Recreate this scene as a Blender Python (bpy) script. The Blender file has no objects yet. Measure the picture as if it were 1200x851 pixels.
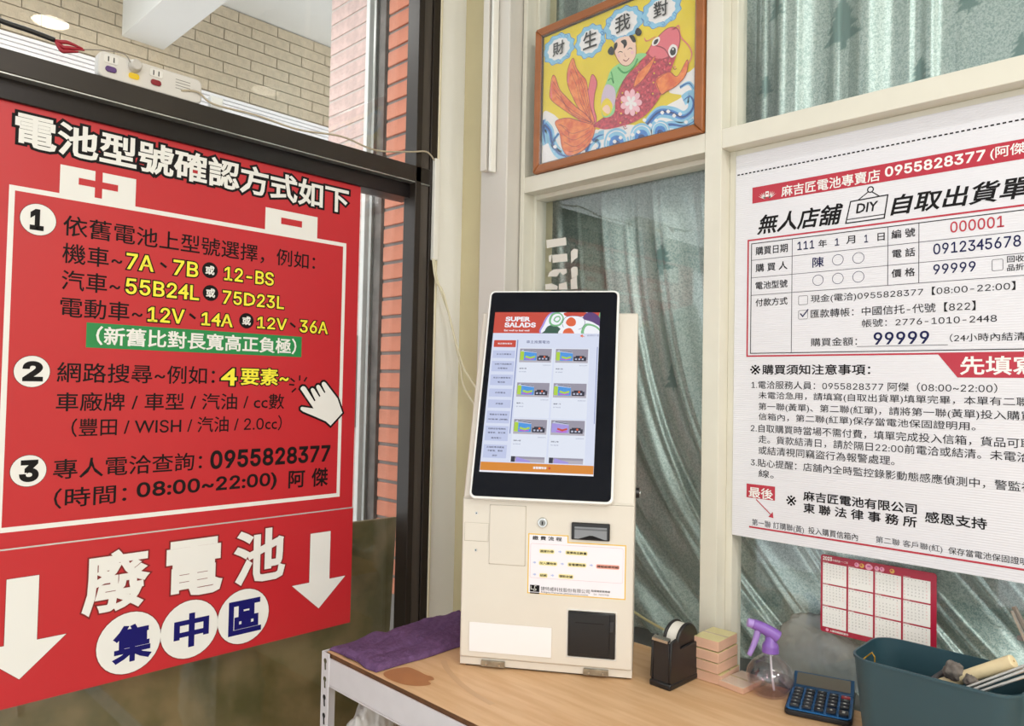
import bpy, bmesh, math, random
from mathutils import Matrix, Vector, noise
from mathutils.geometry import tessellate_polygon
random.seed(7)
SC = bpy.context.scene
COL = SC.collection

# ------------------------------------------------------------------ camera
F_PX = 869.58
YAW, PITCH, ROLL = math.radians(134.2448), math.radians(1.698), math.radians(1.1613)
CAM = Vector((0, 0, 1.46))
def cam_axes():
    d = Vector((math.cos(PITCH)*math.cos(YAW), math.cos(PITCH)*math.sin(YAW), math.sin(PITCH)))
    r = d.cross(Vector((0, 0, 1))).normalized(); u = r.cross(d)
    c, s = math.cos(ROLL), math.sin(ROLL)
    return (r*c + u*s, u*c - r*s, d)
AX = cam_axes()
cd = bpy.data.cameras.new('camera'); cam = bpy.data.objects.new('camera', cd); COL.objects.link(cam)
cd.sensor_width = 36; cd.lens = F_PX*36/1200; cd.clip_start = 0.02; cd.clip_end = 60
cam.matrix_world = Matrix(((AX[0].x, AX[1].x, -AX[2].x, CAM.x), (AX[0].y, AX[1].y, -AX[2].y, CAM.y),
                           (AX[0].z, AX[1].z, -AX[2].z, CAM.z), (0, 0, 0, 1)))
SC.camera = cam
# ------------------------------------------------------------------ world, lights, exposure
w = bpy.data.worlds.new('world'); SC.world = w; w.use_nodes = True
w.node_tree.nodes['Background'].inputs[0].default_value = (0.93, 0.97, 1.0, 1)
w.node_tree.nodes['Background'].inputs[1].default_value = 2.0
SC.view_settings.view_transform = 'Standard'; SC.view_settings.look = 'None'
SC.view_settings.gamma = 1; SC.view_settings.exposure = -0.12
def area(name, loc, sx, sy, power, col=(1, .985, .965), rot=(0, 0, 0)):
    l = bpy.data.lights.new(name, 'AREA'); l.shape = 'RECTANGLE'; l.size = sx; l.size_y = sy; l.energy = power; l.color = col
    o = bpy.data.objects.new(name, l); COL.objects.link(o); o.location = loc; o.rotation_euler = rot
    return o
PANELS = [(2.3, -1.9), (1.75, -1.0), (2.45, 0.45)]
for (x, y) in PANELS:
    area('panel_fill', (x, y, 3.055), 1.1, 0.20, 38)  # unseen lamps added as fill for the room
area('tube_lamp', (.382, .497, 3.043), .48, 0.03, 9, rot=(0, 0, math.radians(6.5)))
area('corridor_fill', (-2.9, 0.7, 3.2), 0.5, 0.5, 14)  # unseen lamp added to brighten the arcade
area('back_room_fill', (-0.6, 2.05, 3.1), 1.2, 0.25, 8)  # unseen lamp added to light the space behind the right window

# ------------------------------------------------------------------ materials
def lin(c):
    if isinstance(c, str):
        c = c.lstrip('#'); c = [int(c[i:i+2], 16)/255 for i in (0, 2, 4)]
        c = [x/12.92 if x <= .04045 else ((x+.055)/1.055)**2.4 for x in c]
    return (c[0], c[1], c[2], 1)
MATS = {}
def P(name, col, rough=.5, metal=0, spec=.5, var=0, vscale=30, bump=0, bscale=80, col2=None, stretch=None, coat=0):
    if name in MATS: return MATS[name]
    m = bpy.data.materials.new(name); m.use_nodes = True; nt = m.node_tree; b = nt.nodes['Principled BSDF']
    b.inputs['Roughness'].default_value = rough; b.inputs['Metallic'].default_value = metal
    b.inputs['Specular IOR Level'].default_value = spec; b.inputs['Coat Weight'].default_value = coat
    c = lin(col); b.inputs['Base Color'].default_value = c
    co = nt.nodes.new('ShaderNodeTexCoord'); mp = nt.nodes.new('ShaderNodeMapping'); nt.links.new(co.outputs['Object'], mp.inputs[0])
    if stretch: mp.inputs['Scale'].default_value = stretch
    if var or col2:
        n = nt.nodes.new('ShaderNodeTexNoise'); n.inputs['Scale'].default_value = vscale; n.inputs['Detail'].default_value = 5
        nt.links.new(mp.outputs[0], n.inputs['Vector'])
        r = nt.nodes.new('ShaderNodeValToRGB'); nt.links.new(n.outputs['Fac'], r.inputs[0])
        c2 = lin(col2) if col2 else tuple(x*(1-var) for x in c[:3])+(1,)
        r.color_ramp.elements[0].color = c2; r.color_ramp.elements[1].color = c
        r.color_ramp.elements[0].position = .38; r.color_ramp.elements[1].position = .62
        nt.links.new(r.outputs[0], b.inputs['Base Color'])
    if bump:
        n = nt.nodes.new('ShaderNodeTexNoise'); n.inputs['Scale'].default_value = bscale; n.inputs['Detail'].default_value = 3
        nt.links.new(mp.outputs[0], n.inputs['Vector'])
        k = nt.nodes.new('ShaderNodeBump'); k.inputs['Strength'].default_value = bump; k.inputs['Distance'].default_value = .004
        nt.links.new(n.outputs['Fac'], k.inputs['Height']); nt.links.new(k.outputs[0], b.inputs['Normal'])
    MATS[name] = m; return m
def EM(name, col, s=1.0):
    m = bpy.data.materials.new(name); m.use_nodes = True; nt = m.node_tree; b = nt.nodes['Principled BSDF']
    b.inputs['Base Color'].default_value = (0.01, 0.01, 0.01, 1); b.inputs['Roughness'].default_value = .25
    b.inputs['Emission Color'].default_value = lin(col); b.inputs['Emission Strength'].default_value = s
    MATS[name] = m; return m
def GL(name, tint=(1, 1, 1), rough=0.0, ior=1.5, gl=1.0):
    m = bpy.data.materials.new(name); m.use_nodes = True; nt = m.node_tree
    for n in list(nt.nodes):
        if n.type != 'OUTPUT_MATERIAL': nt.nodes.remove(n)
    out = [n for n in nt.nodes if n.type == 'OUTPUT_MATERIAL'][0]
    t = nt.nodes.new('ShaderNodeBsdfTransparent'); t.inputs[0].default_value = (*tint, 1)
    g = nt.nodes.new('ShaderNodeBsdfGlossy'); g.inputs['Roughness'].default_value = rough; g.inputs[0].default_value = (gl, gl, gl, 1)
    geo = nt.nodes.new('ShaderNodeNewGeometry'); mr = nt.nodes.new('ShaderNodeMapRange')
    mr.inputs['To Min'].default_value = ior; mr.inputs['To Max'].default_value = 1/ior
    nt.links.new(geo.outputs['Backfacing'], mr.inputs['Value'])
    fr = nt.nodes.new('ShaderNodeFresnel'); nt.links.new(mr.outputs[0], fr.inputs['IOR'])
    mx = nt.nodes.new('ShaderNodeMixShader'); nt.links.new(fr.outputs[0], mx.inputs[0]); nt.links.new(t.outputs[0], mx.inputs[1]); nt.links.new(g.outputs[0], mx.inputs[2])
    nt.links.new(mx.outputs[0], out.inputs['Surface']); MATS[name] = m; return m

M_wall = P('cream wall paint', '#d9cda6', .7, var=.04, vscale=6, bump=.05, bscale=200)
M_wallw = P('white wall paint', '#fbfaf5', .7, var=.03, vscale=5)
M_room = P('room white paint', '#e8e6e0', .8, var=.03, vscale=2)
M_floor = P('grey floor tile', '#b9b4aa', .4, var=.08, vscale=3)
M_ceil = P('ceiling white', '#efefec', .8, var=.02, vscale=3)
M_frame = P('cream aluminium', '#e0dccd', .38, var=.03, vscale=12)
M_dark = P('dark brown aluminium', '#2c241e', .38, .2, var=.15, vscale=8)
M_black = P('slot shade black', '#14100f', .45)
M_alu = P('brushed aluminium', '#b9bbb8', .35, .8, var=.25, vscale=25, stretch=(1, 1, .1))
M_steel = P('weathered grey steel', '#77706c', .55, .35, var=.35, vscale=18)
M_wht = P('white lacquer', '#eef0ee', .4, var=.02)
M_glass = GL('window glass', (.985, .99, .985))
M_red = P('red print', '#c5262f', .35, var=.03, vscale=3)
M_white = P('white print', '#efeeea', .4)
M_ink = P('black print', '#0f0c0e', .6, spec=.25)
M_grey = P('grey outline print', '#3b3536', .4)
M_yel = P('yellow print', '#f7ec3c', .4)
M_grn = P('green print', '#1d8a49', .4)
M_navy = P('navy print', '#110d66', .6, spec=.25)
M_poster = P('white corrugated plastic', '#e2e1e6', .4)
def ridges(m, sc):
    nt = m.node_tree; b = nt.nodes['Principled BSDF']; co = nt.nodes.new('ShaderNodeTexCoord'); wv = nt.nodes.new('ShaderNodeTexWave')
    wv.bands_direction = 'Y'; wv.inputs['Scale'].default_value = sc; nt.links.new(co.outputs['Object'], wv.inputs['Vector'])
    k = nt.nodes.new('ShaderNodeBump'); k.inputs['Strength'].default_value = .25; k.inputs['Distance'].default_value = .001
    nt.links.new(wv.outputs['Fac'], k.inputs['Height']); nt.links.new(k.outputs[0], b.inputs['Normal'])
ridges(M_poster, 75)
M_kiosk = P('ivory powder coat', '#dfd8cc', .42, var=.02, vscale=9)
M_kioskw = P('white plastic', '#f0f0ee', .3)
M_blk = P('black glass', '#0c0f18', .12, spec=.18)
M_plb = P('black plastic', '#1a1a1c', .3)
M_chrome = P('chrome', '#c8c8c4', .2, 1)

# ------------------------------------------------------------------ mesh helpers
def box(bm, x0, x1, y0, y1, z0, z1):
    v = [bm.verts.new((x, y, z)) for x in (x0, x1) for y in (y0, y1) for z in (z0, z1)]
    for f in ((0, 1, 3, 2), (4, 6, 7, 5), (0, 4, 5, 1), (2, 3, 7, 6), (0, 2, 6, 4), (1, 5, 7, 3)):
        bm.faces.new([v[i] for i in f])
def mkbox(*a):
    bm = bmesh.new(); box(bm, *a); return bm
def prism(bm, pts, w0, w1, axis='z'):
    def c(p, w): return (p[0], p[1], w) if axis == 'z' else ((p[0], w, p[1]) if axis == 'y' else (w, p[0], p[1]))
    a = [bm.verts.new(c(p, w0)) for p in pts]; b = [bm.verts.new(c(p, w1)) for p in pts]
    bm.faces.new(a[::-1]); bm.faces.new(b)
    n = len(pts)
    for i in range(n): bm.faces.new((a[i], a[(i+1) % n], b[(i+1) % n], b[i]))
def cyl(bm, p0, p1, r0, r1=None, seg=20, cap=True):
    p0, p1 = Vector(p0), Vector(p1); r1 = r0 if r1 is None else r1
    d = (p1-p0).normalized(); a = d.orthogonal().normalized(); b = d.cross(a)
    A = [bm.verts.new(p0+(a*math.cos(t)+b*math.sin(t))*r0) for t in [2*math.pi*i/seg for i in range(seg)]]
    B = [bm.verts.new(p1+(a*math.cos(t)+b*math.sin(t))*r1) for t in [2*math.pi*i/seg for i in range(seg)]]
    for i in range(seg): bm.faces.new((A[i], A[(i+1) % seg], B[(i+1) % seg], B[i]))
    if cap: bm.faces.new(A[::-1]); bm.faces.new(B)
def smooth_pts(pts, n=8, closed=False):
    P_ = [Vector(p) for p in pts]; out = []; N = len(P_)
    for i in range(N if closed else N-1):
        if closed: a, b, c, d = P_[i-1], P_[i], P_[(i+1) % N], P_[(i+2) % N]
        else: a, b, c, d = P_[max(i-1, 0)], P_[i], P_[i+1], P_[min(i+2, N-1)]
        for k in range(n):
            t = k/n
            out.append(.5*((2*b)+(c-a)*t+(2*a-5*b+4*c-d)*t*t+(3*b-a-3*c+d)*t**3))
    if not closed: out.append(P_[-1])
    return out
def tube(bm, pts, r, seg=8, sm=6):
    P_ = smooth_pts(pts, sm) if sm > 1 else [Vector(p) for p in pts]
    rings = []; up = Vector((.13, .27, .95)).normalized()
    for i, p in enumerate(P_):
        d = (P_[min(i+1, len(P_)-1)]-P_[max(i-1, 0)]).normalized()
        a = d.cross(up)
        if a.length < .05: a = d.orthogonal()
        a.normalize(); b = d.cross(a)
        rr = r(i/(len(P_)-1)) if callable(r) else r
        rings.append([bm.verts.new(p+(a*math.cos(t)+b*math.sin(t))*rr) for t in [2*math.pi*k/seg for k in range(seg)]])
    for A, B in zip(rings, rings[1:]):
        for i in range(seg): bm.faces.new((A[i], A[(i+1) % seg], B[(i+1) % seg], B[i]))
    bm.faces.new(rings[0][::-1]); bm.faces.new(rings[-1])
def lathe(bm, prof, seg=32, c=(0, 0, 0), cap=True):
    rings = [[bm.verts.new((c[0]+r*math.cos(t), c[1]+r*math.sin(t), c[2]+z)) for t in [2*math.pi*i/seg for i in range(seg)]] for r, z in prof]
    for A, B in zip(rings, rings[1:]):
        for i in range(seg): bm.faces.new((A[i], A[(i+1) % seg], B[(i+1) % seg], B[i]))
    if not cap: return
    if prof[0][0] > 1e-5: bm.faces.new(rings[0][::-1])
    if prof[-1][0] > 1e-5: bm.faces.new(rings[-1])
def rrect(x0, x1, y0, y1, r, n=5):
    out = []
    for cx, cy, a0 in ((x1-r, y1-r, 0), (x0+r, y1-r, 90), (x0+r, y0+r, 180), (x1-r, y0+r, 270)):
        for k in range(n+1):
            a = math.radians(a0+90*k/n); out.append((cx+r*math.cos(a), cy+r*math.sin(a)))
    return out
def obj(name, bm, mat, parent=None, bevel=0, smooth=False, mw=None, loc=None, bseg=2):
    if isinstance(bm, bpy.types.Mesh): me = bm
    else:
        bmesh.ops.recalc_face_normals(bm, faces=bm.faces); me = bpy.data.meshes.new(name); bm.to_mesh(me); bm.free()
    mats = mat if isinstance(mat, (list, tuple)) else [mat]
    if not me.materials:
        for m in mats: me.materials.append(m)
    if smooth:
        for p in me.polygons: p.use_smooth = True
    o = bpy.data.objects.new(name, me); COL.objects.link(o)
    if parent: o.parent = parent
    if mw is not None: o.matrix_local = mw
    if loc is not None: o.location = loc
    if bevel:
        b = o.modifiers.new('bevel', 'BEVEL'); b.width = bevel; b.segments = bseg; b.limit_method = 'ANGLE'; b.angle_limit = math.radians(40)
        if not smooth:
            for p in me.polygons: p.use_smooth = True
            try: me.set_sharp_from_angle(angle=math.radians(35))
            except Exception: pass
    return o
def thing(name, label, cat, loc=(0, 0, 0), rotz=0, group=None, mw=None, kind=None):
    o = bpy.data.objects.new(name, None); COL.objects.link(o); o.empty_display_size = .05
    if mw is not None: o.matrix_world = mw
    else: o.location = loc; o.rotation_euler = (0, 0, rotz)
    if label: o['label'] = label
    if cat: o['category'] = cat
    if group: o['group'] = group
    if kind: o['kind'] = kind
    return o
def tag(o, label, cat, group=None):
    o['label'] = label; o['category'] = cat
    if group: o['group'] = group
    return o
def struct(name, bm, mat, bevel=0):
    o = obj(name, bm, mat, bevel=bevel); o['kind'] = 'structure'; return o

# ------------------------------------------------------------------ planes and the pixel -> plane helper
def ray(px, py):
    return AX[0]*((px-600)/F_PX) - AX[1]*((py-425.5)/F_PX) + AX[2]
class Fr:
    """a flat frame: origin, right, up; normal faces the room"""
    def __init__(s, o, U, V):
        s.o, s.U, s.V = Vector(o), Vector(U).normalized(), Vector(V).normalized(); s.N = s.U.cross(s.V)
        s.M = Matrix(((s.U.x, s.V.x, s.N.x, s.o.x), (s.U.y, s.V.y, s.N.y, s.o.y), (s.U.z, s.V.z, s.N.z, s.o.z), (0, 0, 0, 1)))
    def uv(s, px, py):
        r = ray(px, py); t = (s.o-CAM).dot(s.N)/r.dot(s.N); p = CAM+r*t-s.o
        return (p.dot(s.U), p.dot(s.V))
def on_z(px, py, z):
    r = ray(px, py); return CAM+r*((z-CAM.z)/r.z)
def on_y(px, py, y):
    r = ray(px, py); return CAM+r*(y/r.y)
def on_x(px, py, x):
    r = ray(px, py); return CAM+r*(x/r.x)

# ------------------------------------------------------------------ flat print builder
_tc = {}
FONT = None
try:
    import os
    _p = os.path.join(bpy.utils.system_resource('DATAFILES', path='fonts'), 'Inter.woff2')
    if os.path.exists(_p): FONT = bpy.data.fonts.load(_p)          # the plain sans serif that ships with Blender; the built-in font otherwise
except Exception:
    FONT = None
def _raw(s, bold, shear, lat):
    sc = 1.34 if lat else 1.0
    c = bpy.data.curves.new('t', 'FONT'); c.body = s; c.resolution_u = 2; c.size = sc; c.bevel_depth = bold; c.bevel_resolution = 0; c.shear = shear
    if lat: c.font = FONT
    o = bpy.data.objects.new('t', c); COL.objects.link(o)
    dg = bpy.context.evaluated_depsgraph_get(); ev = o.evaluated_get(dg); me = ev.to_mesh()
    q = .00006/bold if bold else 0
    vs = [(v.co.x, v.co.y, v.co.z*q) for v in me.vertices]; fs = [tuple(p.vertices) for p in me.polygons if (p.normal.z > .05 or not bold)]
    ev.to_mesh_clear(); bpy.data.objects.remove(o); bpy.data.curves.remove(c)
    return vs, fs
_ac = {}
def _adv(s, lat):
    if (s, lat) not in _ac:
        f = lambda t: max(v[0] for v in _raw(t, 0, 0, lat)[0])
        _ac[(s, lat)] = f(s+'H')-f('H')
    return _ac[(s, lat)]
def glyphs(s, bold=0.0, shear=0.0):
    k = (s, bold, shear)
    if k in _tc: return _tc[k]
    runs = []
    for ch in s:
        lat = bool(FONT) and ch in '012356789BLSVA-~'
        if runs and (runs[-1][1] == lat or ch == ' '): runs[-1][0] += ch
        else: runs.append([ch, lat])
    vs, fs, x = [], [], 0.0
    for r, lat in runs:
        a, b_ = _raw(r, bold, shear, lat); n = len(vs)
        vs += [(p[0]+x, p[1], p[2]) for p in a]; fs += [tuple(n+i for i in f) for f in b_]
        if len(runs) > 1: x += _adv(r, lat)
    used = sorted({i for f in fs for i in f}); mp = {i: j for j, i in enumerate(used)}
    vs = [vs[i] for i in used]; fs = [tuple(mp[i] for i in f) for f in fs]
    xs = [v[0] for v in vs]; ys = [v[1] for v in vs]
    _tc[k] = (vs, fs, min(xs), max(xs), min(ys), max(ys)); return _tc[k]
class Flat:
    part = None
    def __init__(s, fr=None): s.v = []; s.f = []; s.mi = []; s.m = []; s.fr = fr
    def _m(s, mat):
        if mat not in s.m: s.m.append(mat)
        return s.m.index(mat)
    def poly(s, pts, mat, w=0):
        b = len(s.v); s.v += [(p[0], p[1], w) for p in pts]; k = s._m(mat)
        for t in tessellate_polygon([[Vector((p[0], p[1], 0)) for p in pts]]):
            s.f.append(tuple(b+i for i in t)); s.mi.append(k)
    def rect(s, u0, v0, u1, v1, mat, w=0): s.poly([(u0, v0), (u1, v0), (u1, v1), (u0, v1)], mat, w)
    def disc(s, u, v, r, mat, w=0, n=32, r2=None): s.poly([(u+r*math.cos(2*math.pi*i/n), v+(r2 or r)*math.sin(2*math.pi*i/n)) for i in range(n)], mat, w)
    def ring(s, u, v, r, t, mat, w=0, n=28): s.line([(u+r*math.cos(2*math.pi*i/n), v+r*math.sin(2*math.pi*i/n)) for i in range(n+1)], t, mat, w)
    def line(s, pts, t, mat, w=0, taper=False):
        P_ = [Vector((p[0], p[1])) for p in pts]
        if len(P_) > 3 and (P_[-1]-P_[1]).length < 1e-7: P_.pop()
        P_ = [p for i, p in enumerate(P_) if i == 0 or (p-P_[i-1]).length > 1e-7]
        closed = len(P_) > 3 and (P_[0]-P_[-1]).length < 1e-7
        if closed: P_.pop()
        n = len(P_); L = []; R_ = []
        if n < 2: return
        for i, p in enumerate(P_):
            a = (p-P_[i-1]) if (i or closed) else (P_[1]-p)
            b_ = (P_[(i+1) % n]-p) if (i < n-1 or closed) else a
            a.normalize(); b_.normalize(); m = Vector((-a.y-b_.y, a.x+b_.x))
            if m.length < .3: m = Vector((-a.y, a.x))
            m.normalize(); k_ = 1/max(.45, m.dot(Vector((-a.y, a.x))))
            q = m*(t/2*k_*((1-i/(n-1))*.9+.1 if taper else 1)); L.append(p+q); R_.append(p-q)
        k = s._m(mat); b0 = len(s.v); s.v += [(a.x, a.y, w) for a in L]+[(a.x, a.y, w) for a in R_]
        for i in range(n if closed else n-1):
            j = (i+1) % n; s.f.append((b0+n+i, b0+n+j, b0+j, b0+i)); s.mi.append(k)
    def text(s, st, u0, v0, u1, v1, mat, w=0, bold=0.0, shear=0.0, ref=None, grow=0.0):
        """ink of st fitted in the rectangle; grow swells it (outline) while keeping the fit of the thin text"""
        _, _, a0, a1, b0, b1 = glyphs(st, ref if ref is not None else bold, shear)
        vs, fs, *_ = glyphs(st, bold+grow, shear)
        sx = (u1-u0)/(a1-a0); sy = (v1-v0)/(b1-b0); b = len(s.v); k = s._m(mat)
        s.v += [(u0+(x-a0)*sx, v0+(y-b0)*sy, w+z) for x, y, z in vs]; s.f += [tuple(b+i for i in f) for f in fs]; s.mi += [k]*len(fs)
    # pixel forms, always resolved on the frame the print lies on
    def p(s, pts): return [s.fr.uv(*q) for q in pts]
    def tx(s, st, tl, bl, br, mat, w=.0004, bold=.012, outline=None, grow=.05, shear=0.0):
        if s.part:
            g = Flat(s.fr); g.tx(st, tl, bl, br, mat, w, bold, outline, grow, shear); g.build(*s.part); return
        a, b, c = s.fr.uv(*tl), s.fr.uv(*bl), s.fr.uv(*br)
        v0 = (b[1]+c[1])/2 if abs(b[1]-c[1]) < .5*(a[1]-b[1]) else b[1]
        v1 = v0+a[1]-b[1]; u0 = (a[0]+b[0])/2
        if outline: s.text(st, u0, v0, c[0], v1, outline, w-.0002, bold, shear, grow=grow)
        s.text(st, u0, v0, c[0], v1, mat, w, bold, shear)
    def each(s, name, parent):
        """turn every later tx() call into a part of its own"""
        s.part = (name, parent)
    def build(s, name, parent, mw=None):
        me = bpy.data.meshes.new(name); me.from_pydata(s.v, [], s.f)
        for m in s.m: me.materials.append(m)
        me.polygons.foreach_set('material_index', s.mi); me.update()
        o = bpy.data.objects.new(name, me); COL.objects.link(o); o.parent = parent
        if mw is not None: o.matrix_local = mw
        return o

# ================================================================== SETTING
XL, YR = -1.567, 1.393           # inner faces of the left and right walls
struct('floor', mkbox(XL-.15, 3.2, -3.2, YR+.15, -.1, 0), M_floor)
struct('ceiling', mkbox(XL-.15, 3.2, -3.2, YR+.15, 3.1, 3.2), M_ceil)
bm = bmesh.new(); box(bm, XL-.15, -1.2, -3.3, -3.2, 0, 3.1); box(bm, 2.6, 3.2, -3.3, -3.2, 0, 3.1); box(bm, -1.2, 2.6, -3.3, -3.2, 2.5, 3.1)
struct('wall_back', bm, M_room)
struct('wall_side', mkbox(3.2, 3.3, -3.2, YR+.15, 0, 3.1), M_room)
bm = bmesh.new(); box(bm, XL-.10, XL, 1.291, YR+.1, 0, 3.1)
struct('wall_left', bm, M_wallw)
bm = bmesh.new(); box(bm, XL-.1, -1.33, YR, YR+.12, 0, 3.1); box(bm, -1.33, 3.2, YR, YR+.12, 0, .72); box(bm, .6, 3.2, YR, YR+.12, .72, 3.1)
struct('wall_right', bm, M_wall)

# ---- window_1: dark frame in the left wall
w1 = thing('window_1', None, None, (XL, 1.24, 0), kind='structure')
def w1part(name, bm, mat, bevel=.0015):
    bmesh.ops.translate(bm, verts=bm.verts, vec=(-XL, -1.24, 0)); return obj(name, bm, mat, w1, bevel)
w1part('post', mkbox(-1.606, -1.556, 1.217, 1.236, 0, 3.1), M_dark)
w1part('post', mkbox(-1.61, -1.562, 1.236, 1.266, 0, 3.1), P('grey brown aluminium', '#5a534d', .35, .3, var=.12, stretch=(1, 1, .1)))
w1part('post', mkbox(-1.62, -1.556, 1.266, 1.291, 0, 3.1), M_dark)
w1part('wall_bead', mkbox(-1.57, -1.553, 1.289, 1.296, 0, 3.1), P('cream sealant', '#e6dcc0', .6), .002)
w1part('beam', mkbox(-1.64, -1.556, -3.2, 1.267, 1.996, 2.038), M_dark)
w1part('beam', mkbox(-1.64, -1.580, -3.2, 1.236, 1.955, 1.996), P('black aluminium', '#1b1516', .3, .4))
w1part('gasket', mkbox(-1.60, -1.5575, -3.2, 1.266, 1.9935, 1.9975), M_alu, 0)
w1part('sill', mkbox(-1.64, -1.556, -3.2, 1.22, .10, .16), M_dark)
w1part('pane', mkbox(-1.606, -1.601, -3.2, 1.222, 2.02, 3.1), M_glass, 0)
w1part('pane', mkbox(-1.606, -1.601, -3.2, 1.222, .1, 1.97), M_glass, 0)

# ---- window_2: cream frame in the right wall
w2 = thing('window_2', None, None, (-.775, YR, 0), kind='structure')
def w2part(name, bm, mat=M_frame, bevel=.0012):
    bmesh.ops.translate(bm, verts=bm.verts, vec=(.775, -YR, 0)); return obj(name, bm, mat, w2, bevel)
w2part('jamb', mkbox(-1.33, -1.316, 1.383, 1.47, .72, 3.1)); w2part('bead', mkbox(-1.316, -1.306, 1.419, 1.46, .72, 3.1))
w2part('mullion', mkbox(-.794, -.756, 1.383, 1.47, .72, 3.1))
w2part('bead', mkbox(-.804, -.794, 1.419, 1.46, .72, 3.1)); w2part('bead', mkbox(-.756, -.741, 1.419, 1.46, .72, 3.1))
w2part('transom', mkbox(-1.316, -.794, 1.384, 1.47, 1.957, 1.998))
w2part('bead', mkbox(-1.306, -.804, 1.419, 1.46, 1.945, 1.957)); w2part('bead', mkbox(-1.306, -.804, 1.419, 1.46, 1.998, 2.01))
w2part('transom', mkbox(-.756, .2, 1.384, 1.47, 1.957, 1.998))
w2part('bead', mkbox(-.741, .2, 1.419, 1.46, 1.945, 1.957)); w2part('bead', mkbox(-.741, .2, 1.419, 1.46, 1.998, 2.01))
w2part('mullion', mkbox(.2, .24, 1.383, 1.47, .72, 3.1)); w2part('jamb', mkbox(.56, .6, 1.383, 1.47, .72, 3.1))
w2part('bottom_rail', mkbox(-1.33, .6, 1.39, 1.47, .72, .86))
for (a, b) in ((-1.316, -.794), (-.756, .2), (.24, .56)):
    w2part('pane', mkbox(a, b, 1.443, 1.448, .86, 1.957), M_glass, 0); w2part('pane', mkbox(a, b, 1.443, 1.448, 1.998, 3.1), M_glass, 0)

# ---- ceiling lamps: unseen panels added as room fill, then tube and downlight
for i, (x, y) in enumerate(PANELS):
    t = thing('fill_panel', 'added unseen white ceiling fill panel %s' % ('nearest the far back corner', 'over the middle of the room', 'nearest the right end of the window wall')[i], 'light', (x, y, 3.1), group='added fill panels')
    obj('housing', mkbox(-.58, .58, -.13, .13, -.03, 0), M_wht, t, .003)
    obj('diffuser', mkbox(-.55, .55, -.10, .10, -.036, -.03), EM('panel diffuser', '#fff6e8', 3.0) if i == 0 else MATS['panel diffuser'], t)
t = thing('tube_light', 'short slim tube light on the ceiling in front of the cream window', 'light', (.382, .497, 3.1), math.radians(6.5))
obj('housing', mkbox(-.27, .27, -.025, .025, -.045, 0), M_wht, t, .003); obj('tube', mkbox(-.25, .25, -.015, .015, -.054, -.046), MATS['panel diffuser'], t, .003)
t = thing('downlight', 'round recessed ceiling downlight near the corner', 'light', (.706, .914, 3.1))
bm = bmesh.new(); lathe(bm, [(.0, -.006), (.075, -.006), (.075, -.001), (0, -.001)]); obj('lens', bm, EM('downlight lens', '#fff4e0', 14), t)
bm = bmesh.new(); lathe(bm, [(.076, -.001), (.09, -.001), (.09, -.01), (.076, -.008), (.076, -.001)], cap=False); obj('trim_ring', bm, M_wht, t)

# ---- outside the left window: the tiled arcade
struct('floor_corridor', mkbox(-4.1, XL-.15, -3.2, 4.0, -.12, -.02), M_floor)
struct('ceiling_corridor', mkbox(-4.1, XL-.15, -3.2, 4.0, 3.48, 3.6), M_ceil)
wc = struct('wall_corridor', mkbox(-4.05, -3.912, .12, 4.0, 0, 3.48), P('tile joint mortar', '#a89c8a', .8))
M_tile = P('beige split face tile', '#d3c3a8', .75, var=.12, vscale=30, bump=1.0, bscale=90)
PH = .0605
me = None; ntile = 0
for r in range(8):
    z = 3.478-PH*(r+1)
    for k in range(-1, 11):
        y = .18+.232*k+(.077*(r % 3))
        if y < .25 or y > 2.75: continue
        if me is None:
            bm = mkbox(0, .012, 0, .228, 0, PH-.0045); me = bpy.data.meshes.new('tile'); bmesh.ops.recalc_face_normals(bm, faces=bm.faces); bm.to_mesh(me); bm.free(); me.materials.append(M_tile)
        o = obj('tile', me, M_tile, wc, .0015, loc=(-3.912+random.uniform(0, .0015), y, z)); ntile += 1
# roller shutter below the tiled band
t = thing('roller_shutter', 'white slatted roller shutter under the beige tiled wall', 'shutter', (-3.9, 1.5, 0))
for k in range(12):
    z = 2.985-.021*k
    obj('slat', mkbox(-.012, .010, -1.3, 1.9, z-.019, z-.002), P('white shutter', '#fdfbfc', .5), t, .002)
obj('curtain_panel', mkbox(-.012, 0.002, -1.3, 1.9, .0, 2.73), MATS['white shutter'], t)
# beam under the arcade ceiling
bm = mkbox(-3.91, -1.75, 1.215, 1.415, 3.131, 3.48)
struct('beam_corridor', bm, M_ceil, .003)
# pink tiled column
t = thing('tiled_column', 'pink tiled column outside the left window', 'column', (-2.42, 1.72, 0))
bm = mkbox(-.205, .08, -.1165, .3, 0, 3.48); obj('core', bm, P('light mortar', '#cfc6c0', .8), t)
M_pt = P('pink split face tile', '#e8cbc4', .6, var=.16, vscale=30, bump=.9, bscale=70)
me = bpy.data.meshes.new('tile'); bm = mkbox(0, .278, -.0125, 0, 0, .053); bmesh.ops.recalc_face_normals(bm, faces=bm.faces); bm.to_mesh(me); bm.free(); me.materials.append(M_pt)
for k in range(34):
    obj('tile', me, M_pt, t, .0015, loc=(-.202, -.108, 1.03+.0625*k+random.uniform(-.0006, .0006)))
# orange brick pillar
t = thing('brick_pillar', 'orange brick pillar just outside the dark window post', 'pillar', (-2.06, 1.72, 0))
obj('core', mkbox(-.17, .14, -.114, .25, 0, 3.48), P('grey mortar', '#8f8a86', .85), t)
M_br = P('orange brick', '#dc8c70', .7, var=.16, vscale=16, bump=.3, bscale=90)
me = bpy.data.meshes.new('brick'); bm = mkbox(0, .205, -.018, .01, 0, .0535); bmesh.ops.recalc_face_normals(bm, faces=bm.faces); bm.to_mesh(me); bm.free(); me.materials.append(M_br)
for k in range(40):
    obj('brick', me, M_br, t, .0025, loc=(-.165+random.uniform(-.001, .001), -.104, .72+.0655*k))
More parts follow.
